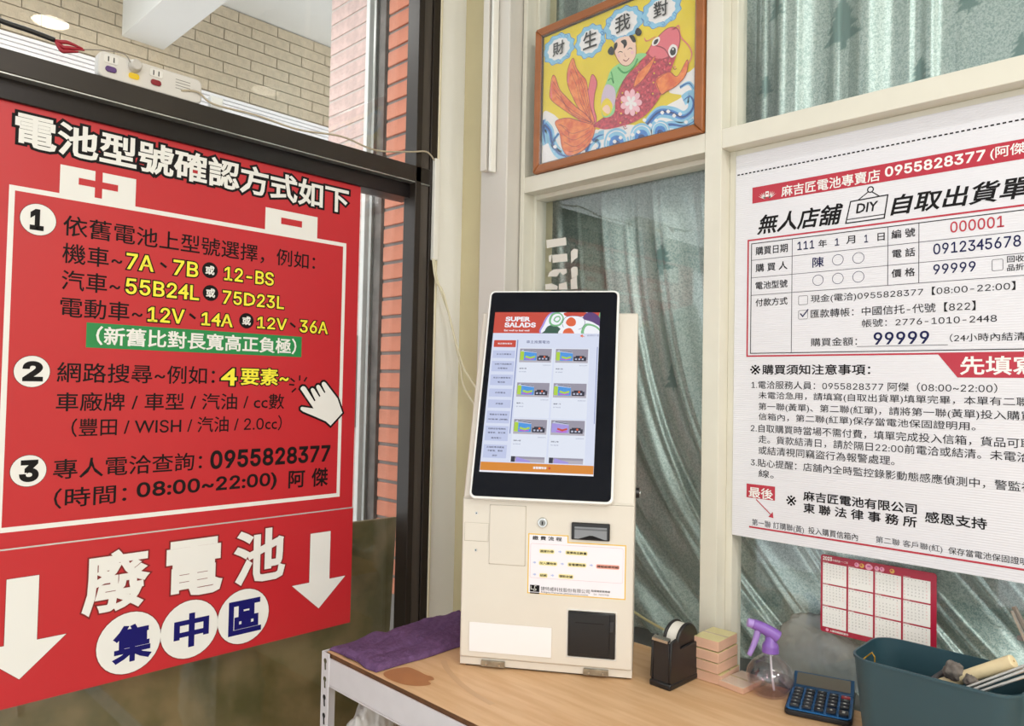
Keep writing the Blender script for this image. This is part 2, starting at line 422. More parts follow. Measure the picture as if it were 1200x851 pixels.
# steel channel between both
t = thing('steel_channel', 'weathered grey steel channel between pink column and brick pillar', 'post', (-2.28, 1.59, 0))
obj('flange', mkbox(-.065, -.042, -.01, .02, 0, 3.48), M_wht, t, .002)
obj('web', mkbox(-.042, -.012, .012, .02, 0, 3.48), M_steel, t)
obj('flange', mkbox(-.012, .004, -.012, .02, 0, 3.48), M_alu, t, .002)
obj('cover', mkbox(.004, .048, .0, .02, 0, 3.48), M_steel, t, .002)
# grey meter box
t = thing('meter_box', 'pale grey box fixed to the pink column outside', 'box', (-2.395, 1.565, 1.29))
obj('body', mkbox(-.11, .03, -.012, .04, 0, .345), P('pale grey box', '#a8a29c', .6), t, .003)
obj('lid', mkbox(-.105, .025, -.016, -.012, .01, .335), MATS['pale grey box'], t, .002)
# plywood sheet leaning outside
fr = Fr((-1.69, 1.283, 1.082), (0, 1, 0), (.02, 0, 1))
M_ply = P('dirty plywood', '#857553', .35, col2='#5c5734', vscale=9, bump=.2, bscale=30)
bm = bmesh.new(); prism(bm, [(-1.9, -1.05), (-.03, -1.05), (0, 0), (-1.9, .03)], -.012, 0)
o = obj('plywood_sheet', bm, M_ply, bevel=.001); o.matrix_world = fr.M
tag(o, 'dirty olive brown plywood sheet leaning outside below the red signs', 'board')

# ---- the room behind the right window
struct('wall_backroom', mkbox(-2.2, 1.4, 2.4, 2.5, 0, 3.2), P('dim grey wall', '#8a8886', .8))
struct('wall_backroom_left', mkbox(XL-.06, XL, YR+.12, 2.4, 0, 3.2), MATS['dim grey wall'])
struct('ceiling_backroom', mkbox(XL-.06, 1.4, YR+.12, 2.5, 3.2, 3.3), M_ceil)
o = obj('ledge', mkbox(-1.5, .6, 1.64, 1.76, .70, .895), P('blue grey laminate', '#6a727a', .5), bevel=.002)
tag(o, 'blue grey ledge behind the glass under the curtain', 'ledge')

# curtain
def cur_g(z):
    t = max(0, 2.05-z); return .05*t+.27*t**3
def cur_d(x, z):
    s = x-cur_g(z)+.012*noise.noise(Vector((x*2, z*1.5, 3)))
    ph = 2*math.pi*s/.23+1.3*math.sin(2*math.pi*s/.53+.5)
    low = max(0, min(1, (1.35-z)/.5))
    d = .014*math.sin(ph)+.004*math.sin(2*ph+1.1)
    for (per, off, am, wd) in ((.157, .03, .011, .010), (.231, .11, .009, .008), (.093, .05, .0035, .006)):
        q = ((s+off+.02*math.sin(s*7)) % per)-per/2; d -= am*math.exp(-(q/wd)**2)
    d += .008*noise.noise(Vector((s*5, z*1.2, 0)))+.0025*noise.noise(Vector((s*22, z*3, 4)))
    d += low*(.010*math.sin(2*math.pi*(s*1.1+z*.35)/.16+2*noise.noise(Vector((s*3, z*2, 9))))+.006*noise.noise(Vector((s*8, z*4, 2))))
    return d
TREES = []
def tree_at(px, py, h): 
    p = on_y(px, py, 1.53); TREES.append((p.x, p.z, h))
for a in ((772, 320, .075), (779, 458, .07), (1072, 94, .06), (980, 48, .11), (1196, 66, .05), (890, 108, .05), (905, 20, .06), (1130, 8, .06)): tree_at(*a)
def in_tree(x, z):
    for (tx_, tz, h) in TREES:
        dx, dz = abs(x-tx_), (z-tz)/h
        if dx > h*.5 or dz < -.02 or dz > 1: continue
        if dz < .12: return 1.0 if dx < h*.05 else 0.0
        for (a, b, wd) in ((.12, .5, .42), (.36, .74, .33), (.6, 1.0, .23)):
            if a <= dz <= b and dx < h*wd*(1-(dz-a)/(b-a)): return 1.0
    return 0.0
bm = bmesh.new(); ly = bm.verts.layers.float.new('tree')
NX, NZ = 430, 520; x0, x1, z0, z1 = -1.56, .56, .86, 3.12
grid = []
for j in range(NZ+1):
    z = z0+(z1-z0)*j/NZ; row = []
    xe = -1.50+cur_g(z)*.8
    for i in range(NX+1):
        x = xe+(x1-xe)*i/NX
        v = bm.verts.new((x, 1.565+cur_d(x, z), z)); v[ly] = in_tree(x, z); row.append(v)
    grid.append(row)
for j in range(NZ):
    for i in range(NX): bm.faces.new((grid[j][i], grid[j][i+1], grid[j+1][i+1], grid[j+1][i]))
mc = P('teal satin', '#9fb8b3', .36, .55)
nt = mc.node_tree; b = nt.nodes['Principled BSDF']
at = nt.nodes.new('ShaderNodeAttribute'); at.attribute_name = 'tree'
co = nt.nodes.new('ShaderNodeTexCoord'); ns = nt.nodes.new('ShaderNodeTexNoise'); ns.inputs['Scale'].default_value = 260; ns.inputs['Detail'].default_value = 1; ns.inputs['Distortion'].default_value = 1.2
nt.links.new(co.outputs['Object'], ns.inputs['Vector'])
rp = nt.nodes.new('ShaderNodeValToRGB'); nt.links.new(ns.outputs['Fac'], rp.inputs[0])
rp.color_ramp.elements[0].position = .42; rp.color_ramp.elements[1].position = .56
rp.color_ramp.elements[0].color = lin('#94aaa7'); rp.color_ramp.elements[1].color = lin('#bccbc7')
mx = nt.nodes.new('ShaderNodeMix'); mx.data_type = 'RGBA'; nt.links.new(at.outputs['Fac'], mx.inputs[0]); nt.links.new(rp.outputs[0], mx.inputs[6]); mx.inputs[7].default_value = lin('#718e8b')
nt.links.new(mx.outputs[2], b.inputs['Base Color'])
bp = nt.nodes.new('ShaderNodeBump'); bp.inputs['Strength'].default_value = .35; bp.inputs['Distance'].default_value = .001; nt.links.new(ns.outputs['Fac'], bp.inputs['Height']); nt.links.new(bp.outputs[0], b.inputs['Normal'])
o = obj('curtain', bm, mc, smooth=True); tag(o, 'teal satin curtain with small pine tree motifs behind the cream window', 'curtain')
o.modifiers.new('thick', 'SOLIDIFY').thickness = .0015

# ================================================================== SIGNS ON THE LEFT
SX = -1.588
FL = Fr((SX, 1.0, 1.46), (0, 1, 0), (0, 0, 1))
uR = FL.uv(418, 400)[0]; vT = FL.uv(422.7, 209.3)[1]; vM = FL.uv(413, 596)[1]; vB = FL.uv(410, 729)[1]
uL = uR-.86
rt = thing('upper_sign', 'large red sign with battery outline and numbered steps, on the left window', 'sign', mw=FL.M)
obj('panel', mkbox(uL, uR, vM, vT, -.003, 0), M_red, rt)
f = Flat(FL); W1 = .0003
oL = FL.uv(11, 212)[0]; oR = FL.uv(402, 430)[0]; oT = FL.uv(404.8, 285.3)[1]; oB = FL.uv(398, 582)[1]; th_ = .0092
f.line([(oL+th_/2, oB+th_/2), (oL+th_/2, oT-th_/2), (oR-th_/2, oT-th_/2), (oR-th_/2, oB+th_/2), (oL+th_/2, oB+th_/2)], th_, M_white, W1)
a, b_ = FL.uv(70.8, 192.5), FL.uv(159.4, 215); f.rect(a[0], oT-.001, b_[0], a[1], M_white, W1+.0001)
cu, cv = FL.uv(115.6, 216.8); f.rect(cu-.035, cv-.0065, cu+.035, cv+.0065, M_red, .0006); f.rect(cu-.0065, cv+.0065, cu+.0065, cv+.026, M_red, .0006); f.rect(cu-.0065, cv-.026, cu+.0065, cv-.0065, M_red, .0006)
a, b_ = FL.uv(311.2, 242.7), FL.uv(372, 260); f.rect(a[0], oT-.001, b_[0], a[1], M_white, W1+.0001)
cu, cv = FL.uv(341.7, 261); f.rect(cu-.027, cv-.0075, cu+.027, cv+.0075, M_red, .0006)
f.build('border', rt)
f = Flat(FL)
f.tx('電池型號確認方式如下', (18, 127), (17, 169), (408, 253), M_white, .0007, .025, M_ink, .075)
f.build('title_lettering', rt)
f = Flat(FL)
for n, (cx, cy), (nx0, ny0, ny1, nx1) in (('1', (44.8, 257.5), (35, 245, 270, 51)), ('2', (37.5, 435.4), (26, 423, 447, 50)), ('3', (33.3, 551.9), (22, 539, 565, 45))):
    c = FL.uv(cx, cy); r = FL.uv(cx, cy-18.3)[1]-c[1]
    f.disc(c[0], c[1], r*1.03, M_ink, .0002); f.disc(c[0], c[1], r, M_white, .0004)
    f.tx(n, (nx0, ny0), (nx0, ny1), (nx1, ny1), M_ink, .0007, .055)
    f.build('number_badge', rt); f = Flat(FL)
f = Flat(FL); f.each('lettering', rt)
B = dict(mat=M_ink, bold=.008)
f.tx('依舊電池上型號選擇，例如：', (74, 252), (74, 277), (369, 317), **B)
f.tx('機車~', (73, 284), (73, 308), (143, 316), **B); f.tx('汽車~', (72, 315.6), (72, 339.6), (140.6, 346), **B); f.tx('電動車~', (70, 347), (70.8, 371), (166.7, 378.5), **B)
f.tx('網路搜尋~例如：', (66.7, 425), (66.7, 449), (251.5, 450), **B)
f.tx('車廠牌 / 車型 / 汽油 / cc數', (65.6, 459), (65.6, 482), (332.8, 480), **B)
f.tx('（豐田 / WISH / 汽油 / 2.0cc）', (83, 491), (84, 513), (330, 504), **B)
f.tx('專人電洽查詢：', (62, 538), (62.5, 562), (236.5, 551), **B)
f.tx('（時間：', (62, 573), (64, 597), (148, 589), **B)
f.tx('0955828377', (246, 528), (246.7, 550), (386.7, 541), M_ink, bold=.035)
f.tx('08:00~22:00)', (160, 565), (160, 588), (324, 574), M_ink, bold=.028)
f.tx('阿', (338, 552), (338, 572.5), (357, 571), M_ink, bold=.02); f.tx('傑', (365, 549), (365, 571), (384, 569), M_ink, bold=.02)
for x0_, y0_, x1_, y1_ in ((188, 308, 195, 313.5), (222, 368, 229, 373.5), (340, 378.5, 346, 383.5)):
    g = Flat(FL); g.line(g.p([(x0_, y0_), (x1_, y1_)]), .005, M_ink, .0004); g.build('comma', rt)
f = Flat(FL); f.each('yellow_lettering', rt); Y = dict(mat=M_yel, w=.0007, bold=.02, outline=M_ink, grow=.055)
for s_, a, b_, c in (('7A', (148, 296), (148, 315), (180, 319)), ('7B', (203, 304), (203, 322), (232, 325.5)), ('12-BS', (262.7, 312.8), (262.7, 329.3), (320.5, 334.7)),
        ('55B24L', (147, 326), (147, 344.8), (233, 352)), ('75D23L', (260.8, 340), (260.8, 356), (332.5, 362.7)), ('12V', (173, 359), (173, 376.7), (216, 380)),
        ('14A', (236, 365.3), (236, 380.8), (272.5, 384)), ('12V', (301.3, 370), (301.3, 384), (336, 388)), ('36A', (351, 374.7), (351, 389.5), (384, 392)),
        ('4', (259, 431.5), (259, 452), (277, 452)), ('要素~', (282, 431.5), (282, 452), (338, 451.5))):
    f.tx(s_, a, b_, c, **Y)
f = Flat(FL)
for cx, cy in ((246, 316.8), (246.7, 343.5), (288.8, 376)):
    c = FL.uv(cx, cy); f.disc(c[0], c[1], .0172, M_ink, .0004); f.text('或', c[0]-.010, c[1]-.010, c[0]+.010, c[1]+.010, M_white, .0007, .03); f.build('or_badge', rt); f = Flat(FL)
f = Flat(FL); a = FL.uv(101.5, 378); b_ = FL.uv(353, 419.2); f.rect(a[0], (FL.uv(101, 406.7)[1]+b_[1])/2, b_[0], (a[1]+FL.uv(353.3, 394.7)[1])/2, M_grn, .0003)
f.tx('（新舊比對長寬高正負極）', (112.5, 382.5), (112.5, 405), (347, 415), M_white, .0006, .02)
f.build('green_band', rt)
f = Flat(FL)
H = [(566, 210), (570, 200), (578, 194), (588, 195), (595, 201), (633, 262), (614, 222), (611, 212), (616, 204), (624, 202), (632, 207), (655, 243), (637, 207), (636, 197), (642, 189), (650, 188), (657, 193), (677, 226), (661, 194), (660, 183), (666, 176), (675, 175), (683, 181), (735, 250), (757, 315), (702, 375), (680, 355), (635, 335), (580, 312), (567, 302), (567, 291), (575, 285), (622, 292)]
hp = [(200+x/3.75, 400+y/3.75) for x, y in H]; uvp = f.p(hp)
f.poly(uvp, M_white, .0008); f.line(uvp+[uvp[0], uvp[1]], .006, M_ink, .0007)
f.line(uvp+[uvp[0], uvp[1]], .0035, M_ink, .0009)
for a, b_, c, d in ((567, 150, 566, 173), (598, 158, 586, 177), (526, 163, 545, 178), (520, 190, 543, 192), (532, 224, 550, 207)):
    f.line(f.p([(200+a/3.75, 400+b_/3.75), (200+c/3.75, 400+d/3.75)]), .0038, M_ink, .0005)
f.build('hand_symbol', rt)

rt = thing('lower_sign', 'red sign with white arrows and blue lettering on white discs, below the upper one', 'sign', mw=FL.M)
uR2 = FL.uv(411.5, 660)[0]
obj('panel', mkbox(uL, uR2, vB, vM+.004, -.001, .002), M_red, rt)
f = Flat(FL); Wd = .0024
f.rect(uL, vM+.0015, uR2, vM+.0045, P('silver edge', '#d8d6d6', .25, .4), Wd)
f.build('edge_strip', rt)
def arrow(name, q):
    f = Flat(FL); p_ = [FL.uv(*a) for a in q]   # shaft TL, TR, shaft bottom, head right, tip
    u0, u1 = p_[0][0], p_[1][0]; c = (u0+u1)/2; vt = (p_[0][1]+p_[1][1])/2; vb = p_[2][1]; hw = p_[3][0]-c; vtip = p_[4][1]
    pts = [(u0, vt), (u0, vb), (c-hw, vb), (c, vtip), (c+hw, vb), (u1, vb), (u1, vt)]
    f.poly(pts, M_white, Wd); f.line(pts+[pts[0]], .0018, P('dark red print', '#7c1418', .4), Wd-.0001); f.build(name, rt)
arrow('arrow', [(7.4, 679), (45.7, 673.7), (44.5, 749), (77.3, 743), (26, 795)])
arrow('arrow', [(363.3, 626.6), (386.9, 621.2), (384.8, 678.2), (404, 676), (373.5, 712.7)])
f = Flat(FL)
for s_, a, b_, c in (('廢', (96, 651), (96, 726), (174, 708)), ('電', (194, 637), (194, 705), (259.5, 691)), ('池', (273, 626), (273, 690), (333, 675))):
    f.tx(s_, a, b_, c, M_white, Wd+.0005, .03, MATS['dark red print'], .025); f.build('lettering', rt); f = Flat(FL)
f = Flat(FL)
for s_, (cx, cy), r, (a, b_, c) in (('集', (151, 753), 35.5, ((131, 735), (131, 779), (177, 770))), ('中', (222, 737), 33.5, ((203, 722), (203, 762), (243.5, 753))), ('區', (285, 722), 31.5, ((267, 706), (267, 746), (305, 738)))):
    q = FL.uv(cx, cy); rr = FL.uv(cx, cy-r)[1]-q[1]; f.disc(q[0], q[1], rr*1.03, MATS['dark red print'], Wd); f.disc(q[0], q[1], rr, M_white, Wd+.0002)
    f.tx(s_, a, b_, c, M_navy, Wd+.0008, .035, M_white, .02); f.build('lettered_disc', rt); f = Flat(FL)

# ================================================================== POSTER ON THE RIGHT
FR = Fr((-.74, 1.417, 1.46), (1, 0, 0), (0, 0, 1))
rt = thing('price_poster', 'white self service order form poster with red banner, on the right window', 'poster', mw=FR.M)
pL, pR = -0.0005, .80; pT = .486; pB = FR.uv(860, 627)[1]
obj('panel', mkbox(pL, pR, pB, pT-.0005, -.004, 0), M_poster, rt)
M_rp = P('poster red', '#b92a3d', .4); M_nv = P('poster navy', '#141a4c', .6, spec=.25); M_lg = P('poster grey line', '#4a4a50', .4); M_tg = P('poster text', '#17161a', .6, spec=.25)
def A(x, y): return (860+x/3.529, 140+y/3.529)
def Bq(x, y): return (860+x/3.529, 240+y/3.529)
def Cq(x, y): return (860+x/3.529, 400+y/3.529)
def Dq(x, y): return (860+x/3.529, 540+y/3.529)
f = Flat(FR)
v = (FR.uv(863, 206)[1]+FR.uv(1198.5, 139.5)[1])/2; u = .003
while u < pR-.01: f.rect(u, v-.0013, u+.0052, v+.0013, M_ink, W1); u += .0085
u0 = FR.uv(881.8, 230)[0]; va = (FR.uv(881.8, 220.2)[1]+FR.uv(1198.6, 162.7)[1])/2; vb = (FR.uv(881.8, 240.6)[1]+FR.uv(1198.6, 184)[1])/2
f.rect(u0, vb, pR-.03, va, M_rp, W1)
# emblem: a laurel of five feathers on each side of a small crest
cu, cv = FR.uv(*A(138, 312))
for s_ in (-1, 1):
    for k in range(5):
        a = math.radians(20+k*24); L = .0135-.001*k
        f.line([(cu+s_*.004, cv-.007), (cu+s_*(.004+L*.6*math.cos(a*.6)), cv-.006+L*.55*math.sin(a*.8)), (cu+s_*(.005+L*math.cos(a*.75)), cv-.004+L*math.sin(a*.8))], .0022, M_white, .0005, taper=True)
f.rect(cu-.0035, cv-.004, cu+.0035, cv+.007, M_white, .0006); f.rect(cu-.002, cv+.001, cu+.002, cv+.004, M_rp, .0008)
# price table frame
rl, rt_, rb = FR.uv(875.6, 330)[0], (FR.uv(875.6, 280.8)[1]+FR.uv(1200, 240)[1])/2, (FR.uv(874.7, 419.4)[1]+FR.uv(1200, 413)[1])/2
t_ = .0032; f.line([(pR-.03, rt_-t_/2), (rl+t_/2, rt_-t_/2), (rl+t_/2, rb+t_/2), (pR-.03, rb+t_/2)], t_, M_rp, W1)
bl_, bt, bb = FR.uv(880, 330)[0], (FR.uv(880.4, 286)[1]+FR.uv(1200, 244.8)[1])/2, (FR.uv(879.8, 414.3)[1]+FR.uv(1200, 410)[1])/2
t_ = .0015; f.line([(pR-.038, bt-t_/2), (bl_+t_/2, bt-t_/2), (bl_+t_/2, bb+t_/2), (pR-.038, bb+t_/2)], t_, M_ink, W1+.0001)
rows = [(FR.uv(881, y)[1]) for y in (305.3, 325.8, 346.3)]
for v in rows: f.rect(bl_, v-.0005, pR-.04, v+.0005, M_lg, W1)
u = FR.uv(928, 340)[0]; f.rect(u-.0006, bb, u+.0006, bt, M_lg, W1+.00005)
for x in (1040.5, 1076.8): u = FR.uv(x, 300)[0]; f.rect(u-.0006, rows[2], u+.0006, bt, M_lg, W1+.00005)
# red corner block
p0, p1 = FR.uv(*Cq(845, 60)), FR.uv(*Cq(925, 150)); f.poly([(p0[0], rb), (p1[0], p1[1]), (pR-.03, p1[1]), (pR-.03, rb)], M_rp, W1)
# underline, boxes, circles
f.line([FR.uv(*Bq(508, 587)), (FR.uv(*Bq(885, 580))[0], FR.uv(*Bq(508, 587))[1])], .0009, M_lg, W1)
for x0_, y0_, x1_, y1_ in ((1068, 228, 1113, 270), (268, 378, 305, 412), (268, 438, 305, 472)):
    a, b_ = FR.uv(*Bq(x0_, y0_)), FR.uv(*Bq(x1_, y1_)); q = rrect(a[0], b_[0], b_[1], a[1], .002); f.line(q+[q[0]], .0008, M_lg, W1)
f.line(f.p([Bq(275, 450), Bq(285, 462), Bq(308, 432)]), .0022, M_nv, .0005)
for x, y in ((430, 228), (515, 220), (348, 312), (430, 305), (515, 298)):
    c = FR.uv(*Bq(x, y)); f.ring(c[0], c[1], .0100, .0009, M_nv, W1)
# hanging board with DIY
q = f.p([A(483, 340), A(637, 312), A(622, 408), A(463, 430)]); f.line(q+[q[0], q[1]], .0022, M_ink, W1)
f.line(f.p([A(467, 415), A(624, 392)]), .0016, M_ink, W1)
c = FR.uv(*A(565, 290)); f.ring(c[0], c[1], .005, .002, M_ink, W1); f.line(f.p([A(515, 333), A(556, 300)]), .0018, M_ink, W1); f.line(f.p([A(572, 300), A(603, 318)]), .0018, M_ink, W1)
# last box, arrow, bottom rule
a, b_ = FR.uv(*Dq(53, 92)), FR.uv(*Dq(170, 170)); f.rect(a[0], b_[1]+.002, b_[0], a[1]-.001, M_rp, W1)
f.line(f.p([Dq(92, 160), Dq(152, 222)]), .002, M_rp, W1); f.poly(f.p([Dq(164, 238), Dq(143, 232), Dq(161, 212)]), M_rp, W1)
v = (FR.uv(*Dq(63, 280))[1]+FR.uv(*Dq(1200, 442))[1])/2; u = FR.uv(*Dq(63, 280))[0]; f.rect(u, v-.0017, pR-.02, v+.0017, M_rp, W1)
f.build('print', rt)
f = Flat(FR); f.each('lettering', rt)
def T(Q, s_, tl, bl, br, mat=M_tg, **k): f.tx(s_, Q(*tl), Q(*bl), Q(*br), mat, **k)
T(A, '麻吉匠電池專賣店', (197, 277), (197, 323), (605, 253), M_white, w=.0006, bold=.012)
T(A, '0955828377', (625, 201), (625, 243), (1040, 165), M_white, w=.0006, bold=.03)
T(A, '(阿傑)', (1060, 120), (1060, 174), (1226, 140), M_white, w=.0006, bold=.012)
T(A, '無人店舖', (100, 397), (92, 479), (452, 432), M_ink, bold=.02, shear=.22)
T(A, 'DIY', (507, 350), (503, 390), (598, 376), M_ink, bold=.02, shear=.15)
T(A, '自取出貨單', (650, 315), (644, 399), (1228, 322), M_ink, bold=.02, shear=.2)
T(Bq, '購買日期', (90, 173), (90, 208), (223, 198)); T(Bq, '購 買 人', (90, 243), (90, 277), (222, 270)); T(Bq, '電池型號', (90, 318), (90, 350), (222, 343)); T(Bq, '付款方式', (90, 388), (90, 420), (222, 415))
T(Bq, '111', (263, 153), (263, 187), (333, 182), M_nv); T(Bq, '年', (350, 145), (350, 177), (385, 175)); T(Bq, '1', (418, 140), (418, 170), (436, 168), M_nv); T(Bq, '月', (465, 130), (465, 163), (502, 160)); T(Bq, '1', (540, 125), (540, 157), (555, 155), M_nv); T(Bq, '日', (594, 118), (594, 150), (624, 147))
T(Bq, '陳', (325, 218), (325, 260), (373, 257), M_nv)
T(Bq, '編 號', (652, 104), (652, 141), (750, 133)); T(Bq, '電 話', (655, 185), (655, 220), (750, 213)); T(Bq, '價 格', (652, 267), (652, 302), (750, 295))
T(Bq, '000001', (895, 70), (895, 116), (1118, 93), M_rp); T(Bq, '0912345678', (825, 162), (825, 207), (1188, 172), M_nv); T(Bq, '99999', (825, 247), (825, 288), (1000, 275), M_nv)
T(Bq, '回收', (1130, 212), (1130, 240), (1200, 234)); T(Bq, '品折', (1130, 247), (1130, 275), (1200, 270))
T(Bq, '現金(電洽)0955828377【08:00-22:00】', (318, 374), (318, 410), (1165, 358), bold=.004)
T(Bq, '匯款轉帳：中國信托-代號【822】', (318, 434), (318, 469), (1000, 437), bold=.004)
T(Bq, '帳號：2776-1010-2448', (530, 475), (530, 508), (1088, 486), bold=.004)
T(Bq, '購買金額：', (318, 553), (318, 587), (510, 581), bold=.004); T(Bq, '99999', (578, 527), (578, 578), (808, 575), M_nv, bold=.02); T(Bq, '（24小時內結清）', (893, 535), (893, 569), (1225, 560), bold=.004)
T(Cq, '先填寫', (935, 65), (935, 143), (1262, 138), M_white, w=.0006, bold=.018)
T(Cq, '※', (68, 98), (68, 138), (110, 138), M_ink, bold=.0); T(Cq, '購買須知注意事項：', (117, 98), (117, 139), (565, 138), M_ink, bold=.016)
K = dict(bold=.003)
T(Cq, '1.電洽服務人員：0955828377 阿傑（08:00~22:00）', (73, 168), (73, 201), (1090, 209), **K)
T(Cq, '未電洽急用，請填寫(自取出貨單)填單完畢，本單有二聯', (102, 214), (102, 248), (1222, 268), **K)
T(Cq, '第一聯(黃單)、第二聯(紅單)，請將第一聯(黃單)投入購買', (102, 259), (102, 294), (1240, 328), **K)
T(Cq, '信箱內，第二聯(紅單)保存當電池保固證明用。', (102, 304), (102, 338), (1000, 366), **K)
T(Cq, '2.自取購買時當場不需付費，填單完成投入信箱，貨品可取', (70, 347), (70, 381), (1240, 440), **K)
T(Cq, '走。貨款結清日，請於隔日22:00前電洽或結清。未電洽', (102, 394), (102, 428), (1225, 495), **K)
T(Cq, '或結清視同竊盜行為報警處理。', (102, 439), (102, 473), (665, 507), **K)
T(Cq, '3.貼心提醒：店舖內全時監控錄影動態感應偵測中，警監視', (70, 482), (70, 516), (1245, 605), **K)
T(Cq, '線。', (102, 531), (102, 563), (165, 567), **K)
T(Dq, '最後', (62, 108), (62, 152), (163, 162), M_white, w=.0006, bold=.014)
T(Dq, '※', (217, 141), (217, 184), (258, 189), M_ink, bold=.0)
T(Dq, '麻吉匠電池有限公司', (287, 128), (287, 169), (757, 219), M_ink, bold=.02); T(Dq, '東 聯 法 律 事 務 所', (287, 178), (287, 220), (757, 273), M_ink, bold=.02)
T(Dq, '感恩支持', (790, 209), (790, 256), (1047, 286), M_ink, bold=.018)
T(Dq, '第一聯 訂購聯(黃)', (75, 243), (75, 275), (290, 301), M_lg, **K); T(Dq, '投入購買信箱內', (308, 275), (308, 304), (513, 330), **K)
T(Dq, '第二聯 客戶聯(紅)', (587, 314), (587, 346), (863, 381), M_lg, **K); T(Dq, '保存當電池保固證明', (887, 361), (887, 391), (1218, 430), **K)


# ================================================================== PICTURE OF THE CARP
FP = Fr((-.79, 1.374, 1.999), (1, 0, 0), (0, 0, 1))
rt = thing('framed_picture', 'framed painting of a child riding a red carp over blue waves, standing on the transom', 'picture', mw=FP.M)
a0, a1, b0, b1 = FP.uv(625, 100)[0]+.002, -.006, .0, .372
bw = .021
bm = bmesh.new()
M_wood = P('reddish brown wood', '#a15f30', .35, var=.15, vscale=20, stretch=(.2, 1, 1))
for q in (((a0, b0), (a1, b0), (a1-bw, b0+bw), (a0+bw, b0+bw)), ((a1, b0), (a1, b1), (a1-bw, b1-bw), (a1-bw, b0+bw)), ((a1, b1), (a0, b1), (a0+bw, b1-bw), (a1-bw, b1-bw)), ((a0, b1), (a0, b0), (a0+bw, b0+bw), (a0+bw, b1-bw))):
    prism(bm, q, -.018, .0)
obj('frame', bm, M_wood, rt, .004, bseg=3)
bi = bw-.001
bm = bmesh.new()
for q in ((a0+bi, a1-bi, b0+bi, b0+bi+.003), (a0+bi, a1-bi, b1-bi-.003, b1-bi), (a0+bi, a0+bi+.003, b0+bi, b1-bi), (a1-bi-.003, a1-bi, b0+bi, b1-bi)): box(bm, *q, -.012, -.005)
obj('inner_lip', bm, P('dark lip', '#3a241a', .5), rt)
obj('backing', mkbox(a0+.01, a1-.01, b0+.01, b1-.01, -.018, -.011), P('white card', '#e9e6e2', .7), rt)
f = Flat(FP); Z0 = -.0105
c_y = P('paint yellow', '#e8d02a', .6, var=.1, vscale=12); c_w = P('paint white', '#ece9e8', .6); c_lb = P('paint light blue', '#8cc7e6', .6, var=.1, vscale=40); c_mb = P('paint blue', '#3f83cf', .6, var=.15, vscale=40); c_db = P('paint deep blue', '#22417f', .6)
c_r = P('paint carp red', '#d0485a', .6, var=.3, vscale=120, col2='#9c2740'); c_rl = P('paint light red', '#de6f7b', .6); c_o = P('paint orange', '#ec8f4c', .6, var=.15, vscale=60, col2='#d9653c'); c_pk = P('paint pink', '#eebcc6', .6); c_sk = P('paint skin', '#f0cdb9', .6); c_k = P('paint ink', '#17161a', .6); c_g = P('paint green', '#8fd08c', .6); c_dr = P('paint dark line', '#8d3140', .6); c_li = P('paint lilac', '#cdbdd0', .6)
Q = lambda x, y: (600+x/3.867, y/3.867)
f.rect(a0+bw, b0+bw, a1-bw, b1-bw, c_y, Z0)
LIM = (a0+bw+.003, a1-bw-.003, b0+bw+.003, b1-bw-.003)
def cl(p): return (max(LIM[0], min(LIM[1], p[0])), max(LIM[2], min(LIM[3], p[1])))
def blob(pts, mat, w, n=6): f.poly([cl(p) for p in smooth_pts([(*FP.uv(*Q(*p)), 0) for p in pts], n, True)], mat, Z0+w*.00012)
def stroke(pts, t, mat, w, taper=False): f.line([cl(p) for p in smooth_pts([(*FP.uv(*Q(*p)), 0) for p in pts], 6)], t, mat, Z0+w*.00012, taper)
def cloud(cx, cy, rx, ry, seed):
    rnd = random.Random(seed)
    for k, (m, sc) in enumerate(((c_mb, 1.04), (c_lb, 1.0), (c_w, .74))):
        pts = []
        for i in range(22):
            t = 2*math.pi*i/22; rr = sc*(1+.12*(i % 2)*(1 if k < 2 else .8)); pts.append((cx+rx*rr*math.cos(t), cy-rx*rr*math.cos(t)*.33+ry*rr*math.sin(t)))
        blob(pts, m, 1+k*.5)
    for i in range(4):
        t = rnd.uniform(0, 6.28); x, y = cx+rx*.9*math.cos(t), cy-rx*.3*math.cos(t)+ry*.9*math.sin(t)
        stroke([(x-9, y), (x, y-9), (x+9, y), (x+3, y+8), (x-3, y+2)], .0012, c_mb, 3)
cloud(200, 215, 64, 62, 1); cloud(343, 180, 62, 68, 2); cloud(493, 100, 80, 70, 3); cloud(665, 40, 82, 68, 4)
# waves
blob([(125, 520), (170, 510), (230, 560), (330, 600), (430, 560), (520, 560), (600, 560), (680, 480), (760, 430), (700, 410), (730, 350), (790, 320), (826, 320), (826, 590), (450, 670), (124, 755)], c_w, 4)
def wave(pts, t0): 
    for k, (m, t) in enumerate(((c_lb, t0), (c_mb, t0*.62), (c_db, t0*.22))): stroke(pts, t, m, 5+k*.5, k > 0)
wave([(600, 560), (650, 505), (710, 505), (760, 525), (800, 500), (812, 460), (795, 430), (765, 450)], .026)
wave([(640, 590), (700, 560), (770, 565), (820, 540)], .016)
wave([(135, 560), (160, 590), (170, 640), (200, 690), (250, 705), (300, 690)], .024); wave([(128, 540), (132, 600), (140, 650)], .02); wave([(320, 700), (340, 650), (375, 615), (405, 605)], .022)
for cx, cy, R in ((462, 655, 55), (575, 625, 50), (660, 600, 42)):
    for k, (m, s_) in enumerate(((c_lb, 1), (c_w, .86), (c_lb, .8), (c_mb, .58), (c_db, .3))):
        blob([(cx-R*s_, cy+8), (cx-R*.8*s_, cy-R*s_), (cx, cy-R*1.45*s_), (cx+R*.8*s_, cy-R*1.1*s_), (cx+R*s_, cy-8), (cx, cy+2)], m, 7+k*.3)
